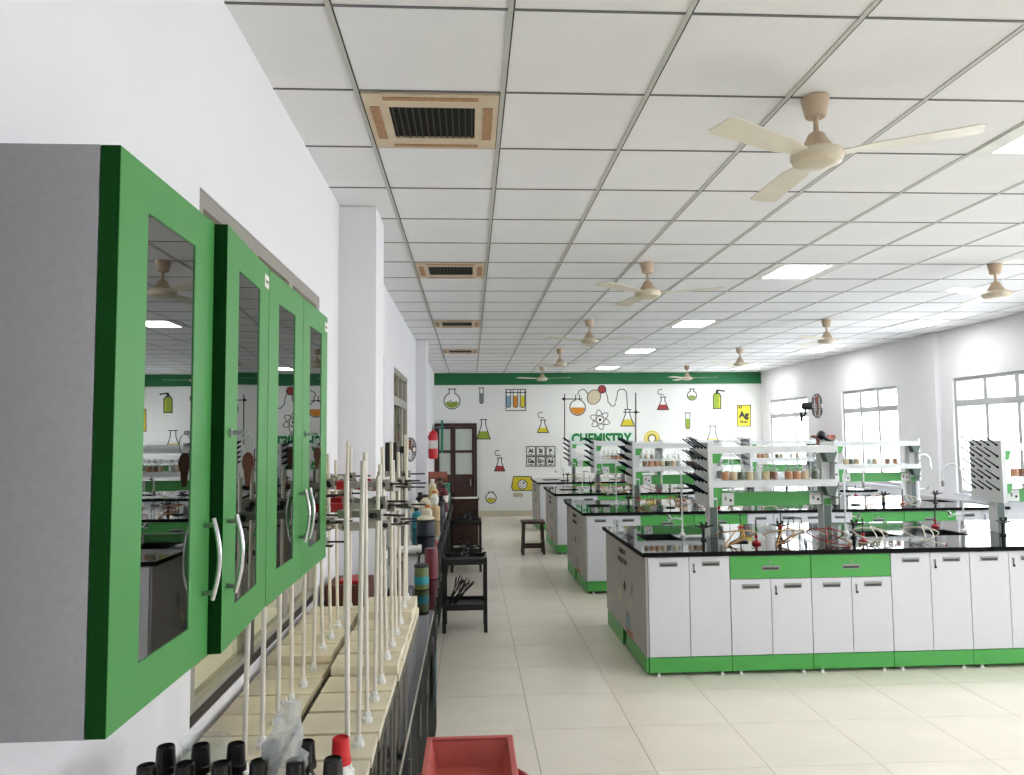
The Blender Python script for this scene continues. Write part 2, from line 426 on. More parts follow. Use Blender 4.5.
def test_tube(name, cx, top, bot, w, liq, keep=None):
    a = keep or Art(); h = w/2
    a.fill([(cx-h, top)]+circ(cx, bot-h, h, 180, 0, 8)+[(cx+h, top)], 'm_white')
    a.fill([(cx-h*.8, top+(bot-top)*.35)]+circ(cx, bot-h, h*.8, 180, 0, 8)+[(cx+h*.8, top+(bot-top)*.35)], liq)
    a.line([(cx-h, top)]+circ(cx, bot-h, h, 180, 0, 8)+[(cx+h, top)], .7); a.line([(cx-h*1.4, top), (cx+h*1.4, top)], .8)
    if not keep: a.done(name)
round_flask('mural_round_flask', 452, 401, 8, 'm_green', 389)
round_flask('mural_round_flask', 491, 498, 5.2, 'm_yellow', 492)
round_flask('mural_round_flask', 692, 395.5, 4.6, 'm_green', 389)
cone_flask('mural_conical_flask', 483.6, 419.6, 439, 6.7, 'm_green')
cone_flask('mural_conical_flask', 543, 420, 432.5, 5.6, 'm_yellow', True)
cone_flask('mural_conical_flask', 499.7, 458, 471, 5.2, 'm_red', True)
cone_flask('mural_conical_flask', 663, 397, 409.6, 5.7, 'm_red', True)
cone_flask('mural_conical_flask', 712.6, 426, 447, 8, 'm_yellow')
test_tube('mural_test_tube', 481.5, 388, 403.5, 3.6, 'm_grey')
test_tube('mural_test_tube', 687.8, 413, 429, 4.2, 'm_green')
a = Art()
for cx, m in ((508.5, 'm_blue'), (515.5, 'm_orange'), (522.6, 'm_yellow')): test_tube('', cx, 389.5, 407.5, 4.4, m, a)
a.line([(505.5, 392.5), (526, 392.5)]); a.line([(506, 390), (506, 410.6), (525.7, 410.6), (525.7, 390)], .7); a.done('mural_tube_rack')
a = Art(); y0, y1, x0, x1 = 476.5, 490.5, 511.5, 533.5
a.fill([(x0+2, y0), (x1-2, y0), (x1, y1-3), (x1-2, y1), (x0+2, y1), (x0, y1-3)], 'm_yellow')
a.line([(x0+2, y0), (x1-2, y0), (x1, y1-3), (x1-2, y1), (x0+2, y1), (x0, y1-3)], .8, 'ink', True)
a.fill(circ(522.5, 484.5, 4.6), 'm_white'); a.line(circ(522.5, 484.5, 4.6), .8); a.line(circ(522.5, 484.5, 2.6), .5); a.line([(522.5, 484.5), (524.5, 482)], .9)
a.fill([(513, 493), (523, 493), (523, 497), (513, 497)], 'm_beige'); a.done('mural_weighing_scale')
a = Art(); cols = (526, 535.8, 545.6, 555.4); rws = (446, 456.3, 466.6)
for i, rowt in enumerate((('Al', 'Si', 'P'), ('Ga', 'Ge', 'As'))):
    for j, t in enumerate(rowt):
        a.line([(cols[j]+.5, rws[i]+.5), (cols[j+1]-.5, rws[i]+.5), (cols[j+1]-.5, rws[i+1]-.5), (cols[j]+.5, rws[i+1]-.5)], .8, 'ink', True)
        a.text(t, (cols[j]+cols[j+1])/2, rws[i]+5, 3.6, bold=.006); a.line([(cols[j]+3, rws[i]+8.4), (cols[j+1]-3, rws[i]+8.4)], .7); a.line([(cols[j]+1.8, rws[i]+2), (cols[j]+3.4, rws[i]+2)], .6)
a.done('mural_element_table')
a = Art(); a.line([(564.6, 394), (564.6, 441)], 1.0); a.line([(562, 399), (582, 399)], 1.0); a.fill(circ(564, 399, 1.6), 'ink')
a.fill(circ(577.6, 407.5, 7.8), 'm_white'); a.fill(circ(577.6, 407.5, 7, 0, 180), 'm_orange'); a.line(circ(577.6, 407.5, 7.8, -70, 250))
a.line([(575.6, 400), (575.6, 395)]); a.line([(579.6, 400), (579.6, 395)]); a.line([(577.6, 395), (579, 391), (583, 389), (586, 391), (588, 394)], .8)
a.fill(circ(594, 397, 6.4, ry=7.6, rot=30), 'm_beige'); a.line(circ(594, 397, 6.4, ry=7.6, rot=30), .7); a.fill(circ(602, 389.3, 3.9), 'm_red'); a.line(circ(602, 389.3, 3.9), .7)
a.line([(605.5, 391), (607.5, 397), (608, 402), (610, 404)], .8); a.line(circ(612.6, 403.5, 2.6, 0, 180), .8); a.line([(615.5, 402), (617, 396), (617.5, 391.5), (620, 389.4), (624, 389.4), (626.4, 392), (627.5, 409)], .8)
a.line([(635.7, 393), (635.7, 446)], 1.0); a.line([(623.5, 412.2), (639.5, 412.2)], .9); a.fill(circ(635.9, 412.2, 1.6), 'ink'); a.done('mural_distillation_apparatus')
cone_flask('mural_conical_flask', 627.6, 409.6, 426, 6.8, 'm_yellow')
a = Art()
for k in (20, 80, 140): a.line(circ(600, 419.8, 10, ry=3.6, rot=k, n=28), .7)
a.fill(circ(600, 419.8, 1.4), 'ink'); a.done('mural_atom')
a = Art(); a.fill(circ(652, 438.5, 8), 'm_yellow'); a.fill(circ(652, 438.5, 3.6), 'm_white'); a.line(circ(652, 438.5, 3.6), .9); a.line(circ(652, 438.5, 6), .5, 'm_white'); a.done('mural_yellow_disc')
a = Art(); a.fill([(713.2, 396), (714.5, 393.5), (719.6, 393.5), (720.9, 396), (720.9, 408.8), (713.2, 408.8)], 'm_green'); a.line([(713.2, 396), (714.5, 393.5), (719.6, 393.5), (720.9, 396), (720.9, 408.8), (713.2, 408.8)], .9, 'ink', True)
a.fill([(715.5, 393.5), (718.5, 393.5), (718.5, 391), (725, 392), (724.6, 390.4), (717, 389.3), (715.5, 391)], 'ink'); a.line([(719.2, 397), (719.2, 407)], .8, 'm_yellow'); a.done('mural_wash_bottle')
a = Art(); q = [(737.3, 405.2), (750.5, 405.2), (750.5, 426.2), (737.3, 426.2)]; a.fill(q, 'm_yellow'); a.line(q, .8, 'ink', True)
a.text('47', 740.3, 407.6, 2.6, bold=.004); a.text('Ag', 743.8, 415, 6, bold=.01); a.text('Silver', 743.8, 421.8, 2.6, bold=.003); a.done('mural_element_card')
a = Art(); a.fill([(569.5, 433), (633, 432), (633, 446), (569.5, 446)], 'm_lgreen'); a.done('mural_pale_green_patch')
x, z = W2(601.3, 439.3); x0, x1 = W2(571, 439)[0], W2(631.6, 439)[0]
tmh = text_mesh('CHEMISTRY', .30, 'm_dgreen', .013, .002); wdt = max(v.co.x for v in tmh.vertices)-min(v.co.x for v in tmh.vertices)
hgt = max(v.co.y for v in tmh.vertices)-min(v.co.y for v in tmh.vertices)
tmh.transform(Matrix.Diagonal(((x1-x0)/wdt, .255/hgt, 1, 1)))
o = inst('wall_lettering', tmh, wb, (x, YB-.005, z), (R(90), 0, 0)); o['label'] = 'dark green letters reading CHEMISTRY'

# ================================================================== CEILING FITTINGS
# cassette air conditioners in the first full column of tiles
for k, y in enumerate(AC_Y):
    t = thing('ceiling_cassette_vent', 'beige ceiling air vent with dark grille, %s' % ['nearest the viewer', 'second from the viewer', 'third from the viewer', 'fourth from the viewer and smallest'][k], 'air vent', (GX0+.3, y+.3, H), 0, 'air vents in a row along the left of the ceiling')
    w, i = .285, .185
    yi = .165
    b = MB()
    b.prism([(-w, -.001), (w, -.001), (w, -.012), (-w, -.012)], -w, -yi).prism([(-w, -.001), (w, -.001), (w, -.012), (-w, -.012)], yi, w)
    b.box(-w, -i, -yi, yi, -.012, -.001).box(i, w, -yi, yi, -.012, -.001).build('face_frame', 'acbeige', t)
    for x0, x1, y0, y1 in ((-.2, .2, -.262, -.235), (-.2, .2, .235, .262), (-.262, -.222, -.17, .17), (.222, .262, -.17, .17)):
        MB().box(x0, x1, y0, y1, -.016, -.0125).build('air_slot', 'acrust', t)
    MB().box(-i, i, -yi, yi, -.002, .0).build('grille_back', 'acdark', t)
    for n in range(13):
        x = -i+.014+n*(2*i-.028)/12; MB().box(x-.003, x+.003, -yi, yi, -.010, -.003).build('grille_slat', 'acslat', t)
# light panels
lf = MB().box(-.297, .297, -.297, -.26, -.010, -.001).box(-.297, .297, .26, .297, -.010, -.001).box(-.297, -.2, -.26, .26, -.010, -.001).box(.2, .297, -.26, .26, -.010, -.001).mesh('frame', 'ledframe')
ldm = MB().box(-.2, .2, -.26, .26, -.006, -.001).mesh('diffuser', 'led')
for k, (x, y) in enumerate(LIGHTS):
    t = thing('ceiling_light', 'glowing square ceiling light panel, %s from the viewer in the %s row' % (ORD[k % 6], 'middle' if k < 6 else 'window side'), 'ceiling light', (x+.3, y+.3, H), 0, 'square light panels in the ceiling')
    inst('frame', lf, t); inst('diffuser', ldm, t)
# ceiling fans, at rest
def make_fan():
    t = thing('ceiling_fan', '', 'ceiling fan')
    MB().lathe([(.036, -.085), (.042, -.08), (.056, -.015), (.058, 0)], 20).build('upper_canopy', 'ivorydark', t)
    MB().cyl((0, 0, -.155), (0, 0, -.08), .011, n=10).build('down_rod', 'ivorydark', t)
    MB().lathe([(.064, -.225), (.060, -.205), (.046, -.185), (.034, -.158), (.024, -.15)], 20).build('lower_canopy', 'ivorydark', t)
    MB().lathe([(.03, -.295), (.07, -.292), (.098, -.278), (.108, -.255), (.106, -.238), (.09, -.228), (.064, -.225)], 28).build('motor_housing', 'ivory', t)
    for k in range(3):
        X = Matrix.Rotation(R(120*k), 4, 'Z')
        b = MB().mx(X)
        b.add([(.1, -.03, -.250), (.22, -.06, -.252), (.58, -.068, -.252), (.60, -.05, -.252), (.60, .05, -.242), (.58, .066, -.242), (.22, .055, -.242), (.1, .03, -.246)], [tuple(range(8))])
        b.add([(.1, -.03, -.254), (.22, -.06, -.256), (.58, -.068, -.256), (.60, -.05, -.256), (.60, .05, -.246), (.58, .066, -.246), (.22, .055, -.246), (.1, .03, -.250)], [tuple(range(7, -1, -1))])
        n = 8; b.add(b.v and [], []); b.mx()
        o = len(b.v)-16; b.f += [(o+i, o+8+i, o+8+(i+1) % n, o+(i+1) % n) for i in range(n)]; b.m += [0]*n
        bl = b.build('blade', 'blade', t)
        MB().mx(X).box(.085, .17, -.018, .018, -.249, -.243).build('blade_iron', 'ivorydark', bl)
    return t
fan = Proto(make_fan())
fy = [2.989+3*q for q in range(5)]
k = 0
for col, x in (('aisle side', 1.46), ('window side', 4.43)):
    for i, y in enumerate(fy):
        if col == 'window side' and i == 0: continue
        fan.put('ivory ceiling fan, %s from the viewer in the %s row' % (ORD[i if col == 'aisle side' else i-1], col), (x, y, H-.006), R([90, 100, 85, 95, 90, 80, 95, 85, 100][k]), 'ivory ceiling fans'); k += 1

# wall fans
def make_wall_fan():
    t = thing('wall_fan', '', 'fan')     # axis along -y, mount at the +y end
    for r, y in ((.22, -.10), (.222, -.07), (.21, -.04)):
        MB().tube([(r*math.cos(R(a)), y, r*math.sin(R(a))) for a in range(0, 360, 15)], .006, 6, True).build('cage_ring', 'dark', t)
    b = MB()
    for a in range(0, 360, 15):
        c, s_ = math.cos(R(a)), math.sin(R(a))
        b.tube([(.04*c, -.15, .04*s_), (.17*c, -.14, .17*s_), (.222*c, -.07, .222*s_), (.17*c, .0, .17*s_), (.05*c, .01, .05*s_)], .0028, 5)
    b.build('cage_wires', 'dark', t)
    MB().mx(Matrix.Rotation(R(90), 4, 'X')).lathe([(.045, .14), (.045, .155), (.03, .16)], 16).build('badge', 'white_plastic', t)
    for k in range(3):
        MB().mx(Matrix.Rotation(R(120*k), 4, 'Y')).add([(.02, -.09, -.03), (.19, -.11, -.07), (.19, -.05, .07), (.02, -.07, .03), (.02, -.086, -.03), (.19, -.106, -.07), (.19, -.046, .07), (.02, -.066, .03)],
            [(0, 1, 2, 3), (7, 6, 5, 4), (0, 4, 5, 1), (1, 5, 6, 2), (2, 6, 7, 3), (3, 7, 4, 0)]).build('fan_blade', 'brown', t)
    MB().mx(Matrix.Rotation(R(-90), 4, 'X')).lathe([(.05, .012), (.07, .03), (.07, .16), (.05, .19)], 18).build('motor', 'dark', t)
    MB().tube([(0, .12, -.05), (0, .14, -.16), (0, .2, -.2)], .018, 8).build('arm', 'dark', t)
    MB().box(-.05, .05, .18, .22, -.28, -.1).build('wall_bracket', 'dark', t)
    return t
wfan = Proto(make_wall_fan())
wfan.put('black caged wall fan between the far right windows', (6.2, 13.2, 2.25), R(58), 'black wall fans')
wfan.put('small black wall fan with pale hub on left wall past pilaster', (-.655, 7.75, 1.62), R(72), 'black wall fans', .55)

# ================================================================== GREEN WALL CABINETS
def cab_handle(root_door, x, y, z0, z1):
    pts = [(x+.016+.012*math.sin(math.pi*k/10), y, z0+(z1-z0)*k/10) for k in range(11)]
    h = MB().tube(pts, .0045, 8).build('handle', 'chrome', root_door)
    for z in (z0+.012, z1-.012): MB().cyl((x, y, z), (x+.018, y, z), .0045, n=8).build('handle_post', 'steel', h)
CZ0, CZ1, CXF = 1.350, 2.150, -.508
cabs = []
for n, (ya, yb) in enumerate(((1.037, 1.803), (1.806, 2.54))):
    c = thing('wall_cabinet', ['green two-door wall cabinet with grey side, nearest the viewer', 'green two-door wall cabinet farther along, beside the burette stands'][n], 'cabinet', (0, 0, 0), 0, 'green wall cabinets')
    x0, x1 = XL+.003, CXF
    MB().box(x0, x1, ya, ya+.018, CZ0, CZ1).box(x0, x1, yb-.018, yb, CZ0, CZ1).box(x0, x1, ya+.018, yb-.018, CZ0, CZ0+.018).box(x0, x1, ya+.018, yb-.018, CZ1-.018, CZ1).box(x0, x0+.01, ya+.018, yb-.018, CZ0+.018, CZ1-.018).build('carcass', 'greyside', c, smooth=False)
    MB().box(x0+.011, x1-.03, ya+.019, yb-.019, 1.74, 1.755).build('shelf', 'greyside', c, smooth=False)
    ym = (ya+yb)/2
    for m, (a, b_) in enumerate(((ya+.001, ym-.002), (ym+.002, yb-.001))):
        L = b_-a; T = .027
        # built with its hinge edge at the origin so it can stand ajar
        hinge = a if m == 0 else b_
        g0, g1, gz0, gz1 = a+.093, b_-.093, CZ0+.07, CZ1-.068
        def bx(bb, y0, y1, z0, z1, xa=0, xb=T): bb.box(xa, xb, y0-hinge, y1-hinge, z0, z1); return bb
        bb = MB(); o4 = [(a, CZ0), (b_, CZ0), (b_, CZ1), (a, CZ1)]; i4 = [(g0, gz0), (g1, gz0), (g1, gz1), (g0, gz1)]
        bb.add([(x_, y_-hinge, z_) for x_ in (0, T) for q in (o4, i4) for y_, z_ in q],
               [f for k in range(4) for n2 in ((k+1) % 4,) for f in ((8+k, 8+n2, 12+n2, 12+k), (k, 4+k, 4+n2, n2), (k, n2, 8+n2, 8+k), (4+k, 12+k, 12+n2, 4+n2))])
        d = bb.build('door', 'cabgreen', c, (CXF+.001, hinge, 0), bevel=.0015)
        if m == 0 or n == 0: bx(MB(), a-.0008, a-.0001, CZ0+.0005, CZ1-.0005, .0005, T-.0005).build('edge_band', 'greenedge', d, smooth=False)
        bx(MB(), g0+.0005, g1-.0005, gz0+.0005, gz1-.0005, .021, .0245).build('glass_pane', 'cabglass', d, smooth=False)
        hy = (b_-.028 if m == 0 else a+.03)-hinge
        cab_handle(d, T, hy, 1.455, 1.60)
        if m == 1:
            kz = 1.755
            lk = MB().cyl((T, hy, kz), (T+.006, hy, kz), .009, n=14).build('lock', 'chrome', d)
            MB().box(T+.006, T+.038, hy-.001, hy+.001, kz-.004, kz+.004).build('key', 'chrome', lk)
            MB().mx(Matrix.Translation((T+.036, hy, kz-.022)) @ Matrix.Rotation(R(90), 4, 'X')).tube([(.011*math.cos(R(a_)), .020*math.sin(R(a_)), 0) for a_ in range(0, 360, 30)], .001, 5, True).build('key_ring', 'steel', lk)
            MB().mx(Matrix.Translation((T+.036, hy, kz-.062)) @ Matrix.Scale(.8, 4)).prism([(-.004, .03), (.004, .03), (.012, .02), (.014, 0), (.009, -.014), (.005, -.05), (-.005, -.05), (-.009, -.014), (-.014, 0), (-.012, .02)], -.0015, .0015).build('key_fob', 'carton', lk)
            s = MB().box(T+.0002, T+.001, (b_-.05)-hinge, (b_-.006)-hinge, CZ1-.052, CZ1-.022).build('sticker', 'label', d, smooth=False)
            inst('sticker_lettering', text_mesh('Labkafe', .010, 'ink', .0002, .0001), d, (T+.0012, b_-.028-hinge, CZ1-.037), (R(90), 0, R(90)))
        if n == 0 and m == 1: d.rotation_euler.z = R(3.4)

# ================================================================== LEFT COUNTER
CT = .87
top = MB().box(XL+.003, -.19, .6, 4.525, CT-.03, CT).box(-.56, -.19, 4.525, 4.935, CT-.03, CT).box(XL+.003, -.27, 4.935, 10.895, CT-.03, CT).box(-.62, -.27, 10.895, 11.305, CT-.03, CT).box(XL+.003, -.27, 11.305, 12.0, CT-.03, CT).build('wall_counter_top', 'granite', None, smooth=False)
tag(top, 'long polished black counter top along the left wall', 'worktop')
mb = MB().box(-.54, -.215, 0, .945, .1, CT-.032).mesh('body', 'blackmatte', False)
mdd = MB().box(-.2145, -.2, .006, .4675, .105, CT-.04).mesh('door', 'blackmatte', False)
mstr = MB().box(-.2145, -.198, -.006, .006, .1, CT-.035).mesh('edge_strip', 'steel', False)
mh = MB().box(-.1995, -.19, .38, .40, .62, .74).mesh('handle', 'steel', False)
mp = MB().box(-.55, -.24, 0, .945, .002, .099).mesh('plinth', 'dark', False)
for k in range(11):
    c = thing('counter_cabinet', 'black base cabinet under the left counter, %s from the viewer' % ORD[k], 'cabinet', (0 if k < 4 else -.08, .61+.949*k+(.55 if k > 3 else 0), 0), 0, 'black cabinets under the left counter')
    inst('body', mb, c); inst('plinth', mp, c); inst('edge_strip', mstr, c)
    for y in (0, .4715): inst('handle', mh, inst('door', mdd, c, (0, y, 0)))
tw = MB(); n = 10; g = []
for xo in (-.180, -.184):
    for i in range(n+1):
        for z in (.42, .66): tw.v.append((xo+.003*math.sin(i*1.7), 3.75+.018*i, z))
for i in range(n):
    a = 2*i; q = 2*n+2; tw.f += [(a, a+2, a+3, a+1), (a+q, a+q+1, a+q+3, a+q+2), (a, a+q, a+q+2, a+2), (a+1, a+3, a+q+3, a+q+1)]; tw.m += [0]*4
tag(tw.build('hanging_cloth', 'towel'), 'dark teal cloth hanging on the counter front', 'cloth')

# ------------------------------------------------------------------ burette stands: two rows of pale boards with upright rods
BW, BD, BT = .158, .235, .028
bm_b = MB().box(-BD+.045, .045, -BW/2, BW/2, 0, BT).mesh('base_board', 'baseboard_wood', False)
def rodmesh(h): return MB().cyl((0, 0, BT+.02), (0, 0, BT+h), .0068, n=10).mesh('rod', 'rod')
rods = [rodmesh(h) for h in (.72, .75, .78, .80, .43)]
col_m = MB().lathe([(.017, 0), (.017, .012), (.012, .016), (.010, .03)], 8, (0, 0, BT)).mesh('rod_collar', 'white_plastic')
cl_body = MB().box(-.022, .022, -.016, .016, -.016, .016).box(-.11, -.022, -.007, .007, -.010, .010).box(-.125, -.085, -.030, -.008, -.012, .012).box(-.125, -.085, .008, .030, -.012, .012).mesh('clamp_body', 'clampgrey')
cl_knob = MB().cyl((0, -.034, 0), (0, -.016, 0), .009, n=10).mesh('clamp_screw', 'dark')
cl_scr = MB().cyl((.022, 0, 0), (.085, 0, 0), .0035, n=8).cyl((.085, -.017, 0), (.085, .017, 0), .003, n=6).mesh('clamp_handle', 'dark')
cl_c1 = MB().box(-.155, -.118, -.034, -.012, -.014, .014).mesh('red_cushion', 'red'); cl_c2 = MB().box(-.155, -.118, .012, .034, -.014, .014).mesh('red_cushion', 'red')
random.seed(11)
def stand(x, y, z, label, row, k, rodh, clamps):
    t = thing('burette_stand', label, 'lab stand', (x, y, z), R(random.uniform(-1.5, 1.5)), 'burette stands in the %s row' % row)
    inst('base_board', bm_b, t)
    rt_ = (R(random.uniform(-1.0, 1.0)), R(random.uniform(-1.2, 1.2)), 0)
    rr = inst('rod', rods[rodh], t, (0, 0, 0), rt_); inst('rod_collar', col_m, t)
    for (zz, ang, redc) in clamps:
        c = inst('clamp_body', cl_body, t, (math.sin(rt_[1])*zz, -math.sin(rt_[0])*zz, zz), (0, 0, R(ang))); c.scale = (1.08, 1.08, 1.08)
        inst('clamp_screw', cl_knob, c); inst('clamp_handle', cl_scr, c)
        if redc: inst('red_cushion', cl_c1, c); inst('red_cushion', cl_c2, c)
spare = Proto(tag(inst('spare_board', bm_b), '', 'board'))
for k in range(11):
    y = 1.976+.168*k
    z = CT+.001
    if k >= 6:
        spare.put('pale spare board under the %s burette stand along the wall' % ORD[k], (-.575, y, z), 0, 'spare boards under the wall row'); z += BT+.001
    cl = []
    if k >= 4: cl = [(.44+.06*(k % 3), 8*(k % 3)-5, True), (.56+.03*(k % 4), -20+12*(k % 4), True)]
    if k in (5, 7, 8, 10): cl.append((.66, 35-30*(k % 3), True))
    stand(-.575, y, z, 'pale burette stand in the row along the wall, %s from the viewer' % ORD[k], 'wall', k, 4 if k < 4 else (k*3) % 4, cl)
for k in range(11):
    y = 1.957+.176*k
    z = CT+.001
    for n in range(2 if k >= 9 else (1 if k in (5, 6, 7, 8) else 0)):
        spare.put('pale spare board, %s layer under the %s burette stand beside the aisle' % (['bottom', 'second'][n], ORD[k]), (-.312+(.008 if n == 0 else 0), y, z), 0, 'spare boards under the aisle row'); z += BT+.001
    cl = []
    if k in (3, 5, 6, 8, 10): cl = [(.47+.05*(k % 4), -25+20*(k % 3), k % 2 == 0)]
    if k in (4, 5, 7, 9, 10): cl.append((.60+.035*(k % 3), 10-6*(k % 4), k < 6))
    if k in (4, 6, 8): cl.append((.65, -35+25*(k % 3), True))
    if k in (7, 9): cl.append((.50, 10, False))
    stand(-.312, y, z, 'pale burette stand in the row beside the aisle, %s from the viewer' % ORD[k], 'aisle', k, (k*5+1) % 4, cl)

# ------------------------------------------------------------------ amber bottles at the near end of the counter
def make_amber(cap='blackcap', body='amber', name='amber_bottle'):
    t = thing(name, '', 'bottle')
    MB().lathe([(.032, 0), (.0335, .004), (.0335, .145), (.029, .170), (.017, .190), (.0145, .198), (.0145, .215)], 20).build('bottle_body', body, t)
    MB().lathe([(.0215, .203), (.0215, .215), (.0195, .217), (.0175, .253), (.0155, .255), (.0155, .251), (.004, .250)], 16).build('cap', cap, t)
    MB().lathe([(.0337, .04), (.0337, .12)], 20, caps=False).build('paper_label', 'label', t)
    return t
amb = Proto(make_amber())
xs = [-.617, -.548, -.478, -.408, -.338, -.268]
for k, x in enumerate(xs):
    amb.put('dark amber bottle with black cap, front row, %s from the wall' % ORD[k], (x, 1.50+.004*(k % 2), CT+.001), R(50*k), 'amber bottles at the counter end')
for k, x in enumerate(xs[:5]):
    amb.put('dark amber bottle with black cap, back row, %s from the wall' % ORD[k], (x, 1.59, CT+.001), R(70*k), 'amber bottles at the counter end')
rb = make_amber('brightred', 'clearliq', 'wash_bottle'); rb['label'] = 'pale bottle with a red cap behind the black-capped bottles'; rb.location = (-.270, 1.605, CT+.001)
t = thing('glass_beaker', 'clear glass beaker among the black-capped bottles', 'beaker', (-.577, 1.70, CT+.001))
MB().lathe([(.002, .004), (.044, .004), (.046, .01), (.046, .215), (.051, .222), (.049, .222), (.0435, .212), (.0435, .012), (.002, .008)], 24, caps=False).build('beaker_wall', 'bottleglass', t)
# crumpled clear plastic bag draped over the bottles
random.seed(5)
b = MB(); nu, nv = 12, 9
for j in range(nv):
    v = j/(nv-1)
    for i in range(nu):
        a = 2*math.pi*i/nu; r = (.040*(1-v)+.016*v)*(1+random.uniform(-.3, .3))
        b.v.append((r*math.cos(a)*1.15+.022*v, r*math.sin(a)*.6+random.uniform(-.004, .004), .135*v+random.uniform(-.006, .006)))
for j in range(nv-1):
    for i in range(nu): b.f.append((j*nu+i, j*nu+(i+1) % nu, (j+1)*nu+(i+1) % nu, (j+1)*nu+i)); b.m.append(0)
bg_ = b.build('plastic_bag', 'bag', None, (-.372, 1.520, CT+.228), smooth=False); tag(bg_, 'crumpled clear plastic bag lying on the bottle caps', 'plastic bag')

# ------------------------------------------------------------------ red crate on a red tub, at the foot of the counter
t = thing('red_tub', 'round dark red plastic tub on a stool under the crate', 'tub', (-.004, 2.2, .492), 0)
MB().lathe([(.002, .004), (.13, .004), (.135, .0), (.145, .02), (.172, .24), (.178, .25), (.175, .258), (.165, .256), (.138, .03), (.002, .02)], 36, caps=False).build('tub_wall', 'tub', t)
MB().lathe([(.174, .235), (.186, .242), (.186, .253), (.174, .257)], 36, caps=False).build('rim', 'tub', t)
t = thing('plastic_crate', 'pinkish red rectangular plastic crate resting on the round tub', 'crate', (-.006, 2.13, .758))
x0, x1, y0, y1, hh = -.13, .13, -.2, .2, .075
b = MB(); w = .012
def frus(bb, z0, z1, d0, d1, flip=False):
    vs = [(x0+d0, y0+d0, z0), (x1-d0, y0+d0, z0), (x1-d0, y1-d0, z0), (x0+d0, y1-d0, z0), (x0+d1, y0+d1, z1), (x1-d1, y0+d1, z1), (x1-d1, y1-d1, z1), (x0+d1, y1-d1, z1)]
    fs = [(0, 1, 5, 4), (1, 2, 6, 5), (2, 3, 7, 6), (3, 0, 4, 7)]
    bb.add(vs, [f[::-1] for f in fs] if flip else fs)
frus(b, 0, hh, .03, .012); frus(b, .006, hh, .036, .018, True)
b.add([(x0+.036, y0+.036, .006), (x1-.036, y0+.036, .006), (x1-.036, y1-.036, .006), (x0+.036, y1-.036, .006)], [(0, 1, 2, 3)])
b.add([(x0+.03, y0+.03, 0), (x1-.03, y0+.03, 0), (x1-.03, y1-.03, 0), (x0+.03, y1-.03, 0)], [(3, 2, 1, 0)])
b.build('crate_body', 'crate', t)
MB().box(x0, x1, y0, y0+.018, hh, hh+.008).box(x0, x1, y1-.018, y1, hh, hh+.008).box(x0, x0+.018, y0+.018, y1-.018, hh, hh+.008).box(x1-.018, x1, y0+.018, y1-.018, hh, hh+.008).build('crate_rim', 'crate', t, bevel=.003)
MB().box(-.045, .045, y1-.0205, y1-.0185, .035, .058).build('hand_grip', 'tub', t)

# ================================================================== LABORATORY BENCHES
BX0, UW, NU, BD_ = 1.267, .610, 8, 1.57
BX1 = BX0+UW*NU
BY = [5.468, 8.337, 11.13, 13.92]
BN = ['nearest', 'second', 'third', 'farthest']
BT_Z = .892
UWC = UW-.0032
# ---- base cabinet prototypes (origin at the front left foot of the unit, front face at y = 0)
def pull(parent, x, z, y=-.019):
    h = MB().box(x-.066, x+.066, y-.005, y, z-.017, z+.017).mat(1).box(x-.060, x+.060, y-.0056, y-.005, z-.013, z+.004).mat(0).box(x-.066, x+.066, y-.011, y-.0056, z+.007, z+.013).build('handle', ['steel', 'slot'], parent)
def lock(parent, x, z, key=True):
    l = MB().cyl((x, -.023, z), (x, -.018, z), .009, n=12).build('lock', 'steel', parent)
    if key: MB().box(x-.004, x+.004, -.026, -.024, z-.05, z-.004).cyl((x+.002, -.026, z-.05), (x+.002, -.024, z-.05), .010, n=10).build('key', 'dark', l)
def make_unit(drawer):
    UW = UWC
    t = thing('base_cabinet', '', 'cabinet')
    MB().box(.002, UW-.002, .001, .565, .14, .857).build('body', 'white', t, smooth=False)
    MB().box(.0015, UW-.0015, -.012, .55, .028, .135).build('plinth', 'green', t, bevel=.002)
    fm = None
    for x in (.07, UW-.07): MB().lathe([(.017, 0), (.017, .008), (.009, .012), (.009, .028)], 10, (x, .004, .001)).build('foot', 'white_plastic', t)
    dz1 = .683 if drawer else .853
    for k in (0, 1):
        d = MB().box(k*UW/2+.0025, (k+1)*UW/2-.0025, -.018, .0, .142, dz1).build('door', 'white', t, bevel=.0012)
        pull(d, UW/4+k*UW/2+(.0 if k == 0 else .01), dz1-.05)
        if k: lock(d, UW/2+.035, dz1-.055)
    if drawer:
        d = MB().box(.0025, UW-.0025, -.018, .0, .688, .853).build('drawer', 'green', t, bevel=.0012)
        pull(d, UW/2, .765); lock(d, UW/2, .805, False)
    return t
unit = {False: Proto(make_unit(False)), True: Proto(make_unit(True))}
PLAN = [False, True, True, False, False, True, True, False]
rackspans = ((1.96, 3.06), (4.46, 5.56))
SINKS = [(BX0+UW*(k+.5), k) for k in (0, 3, 4, 7)]
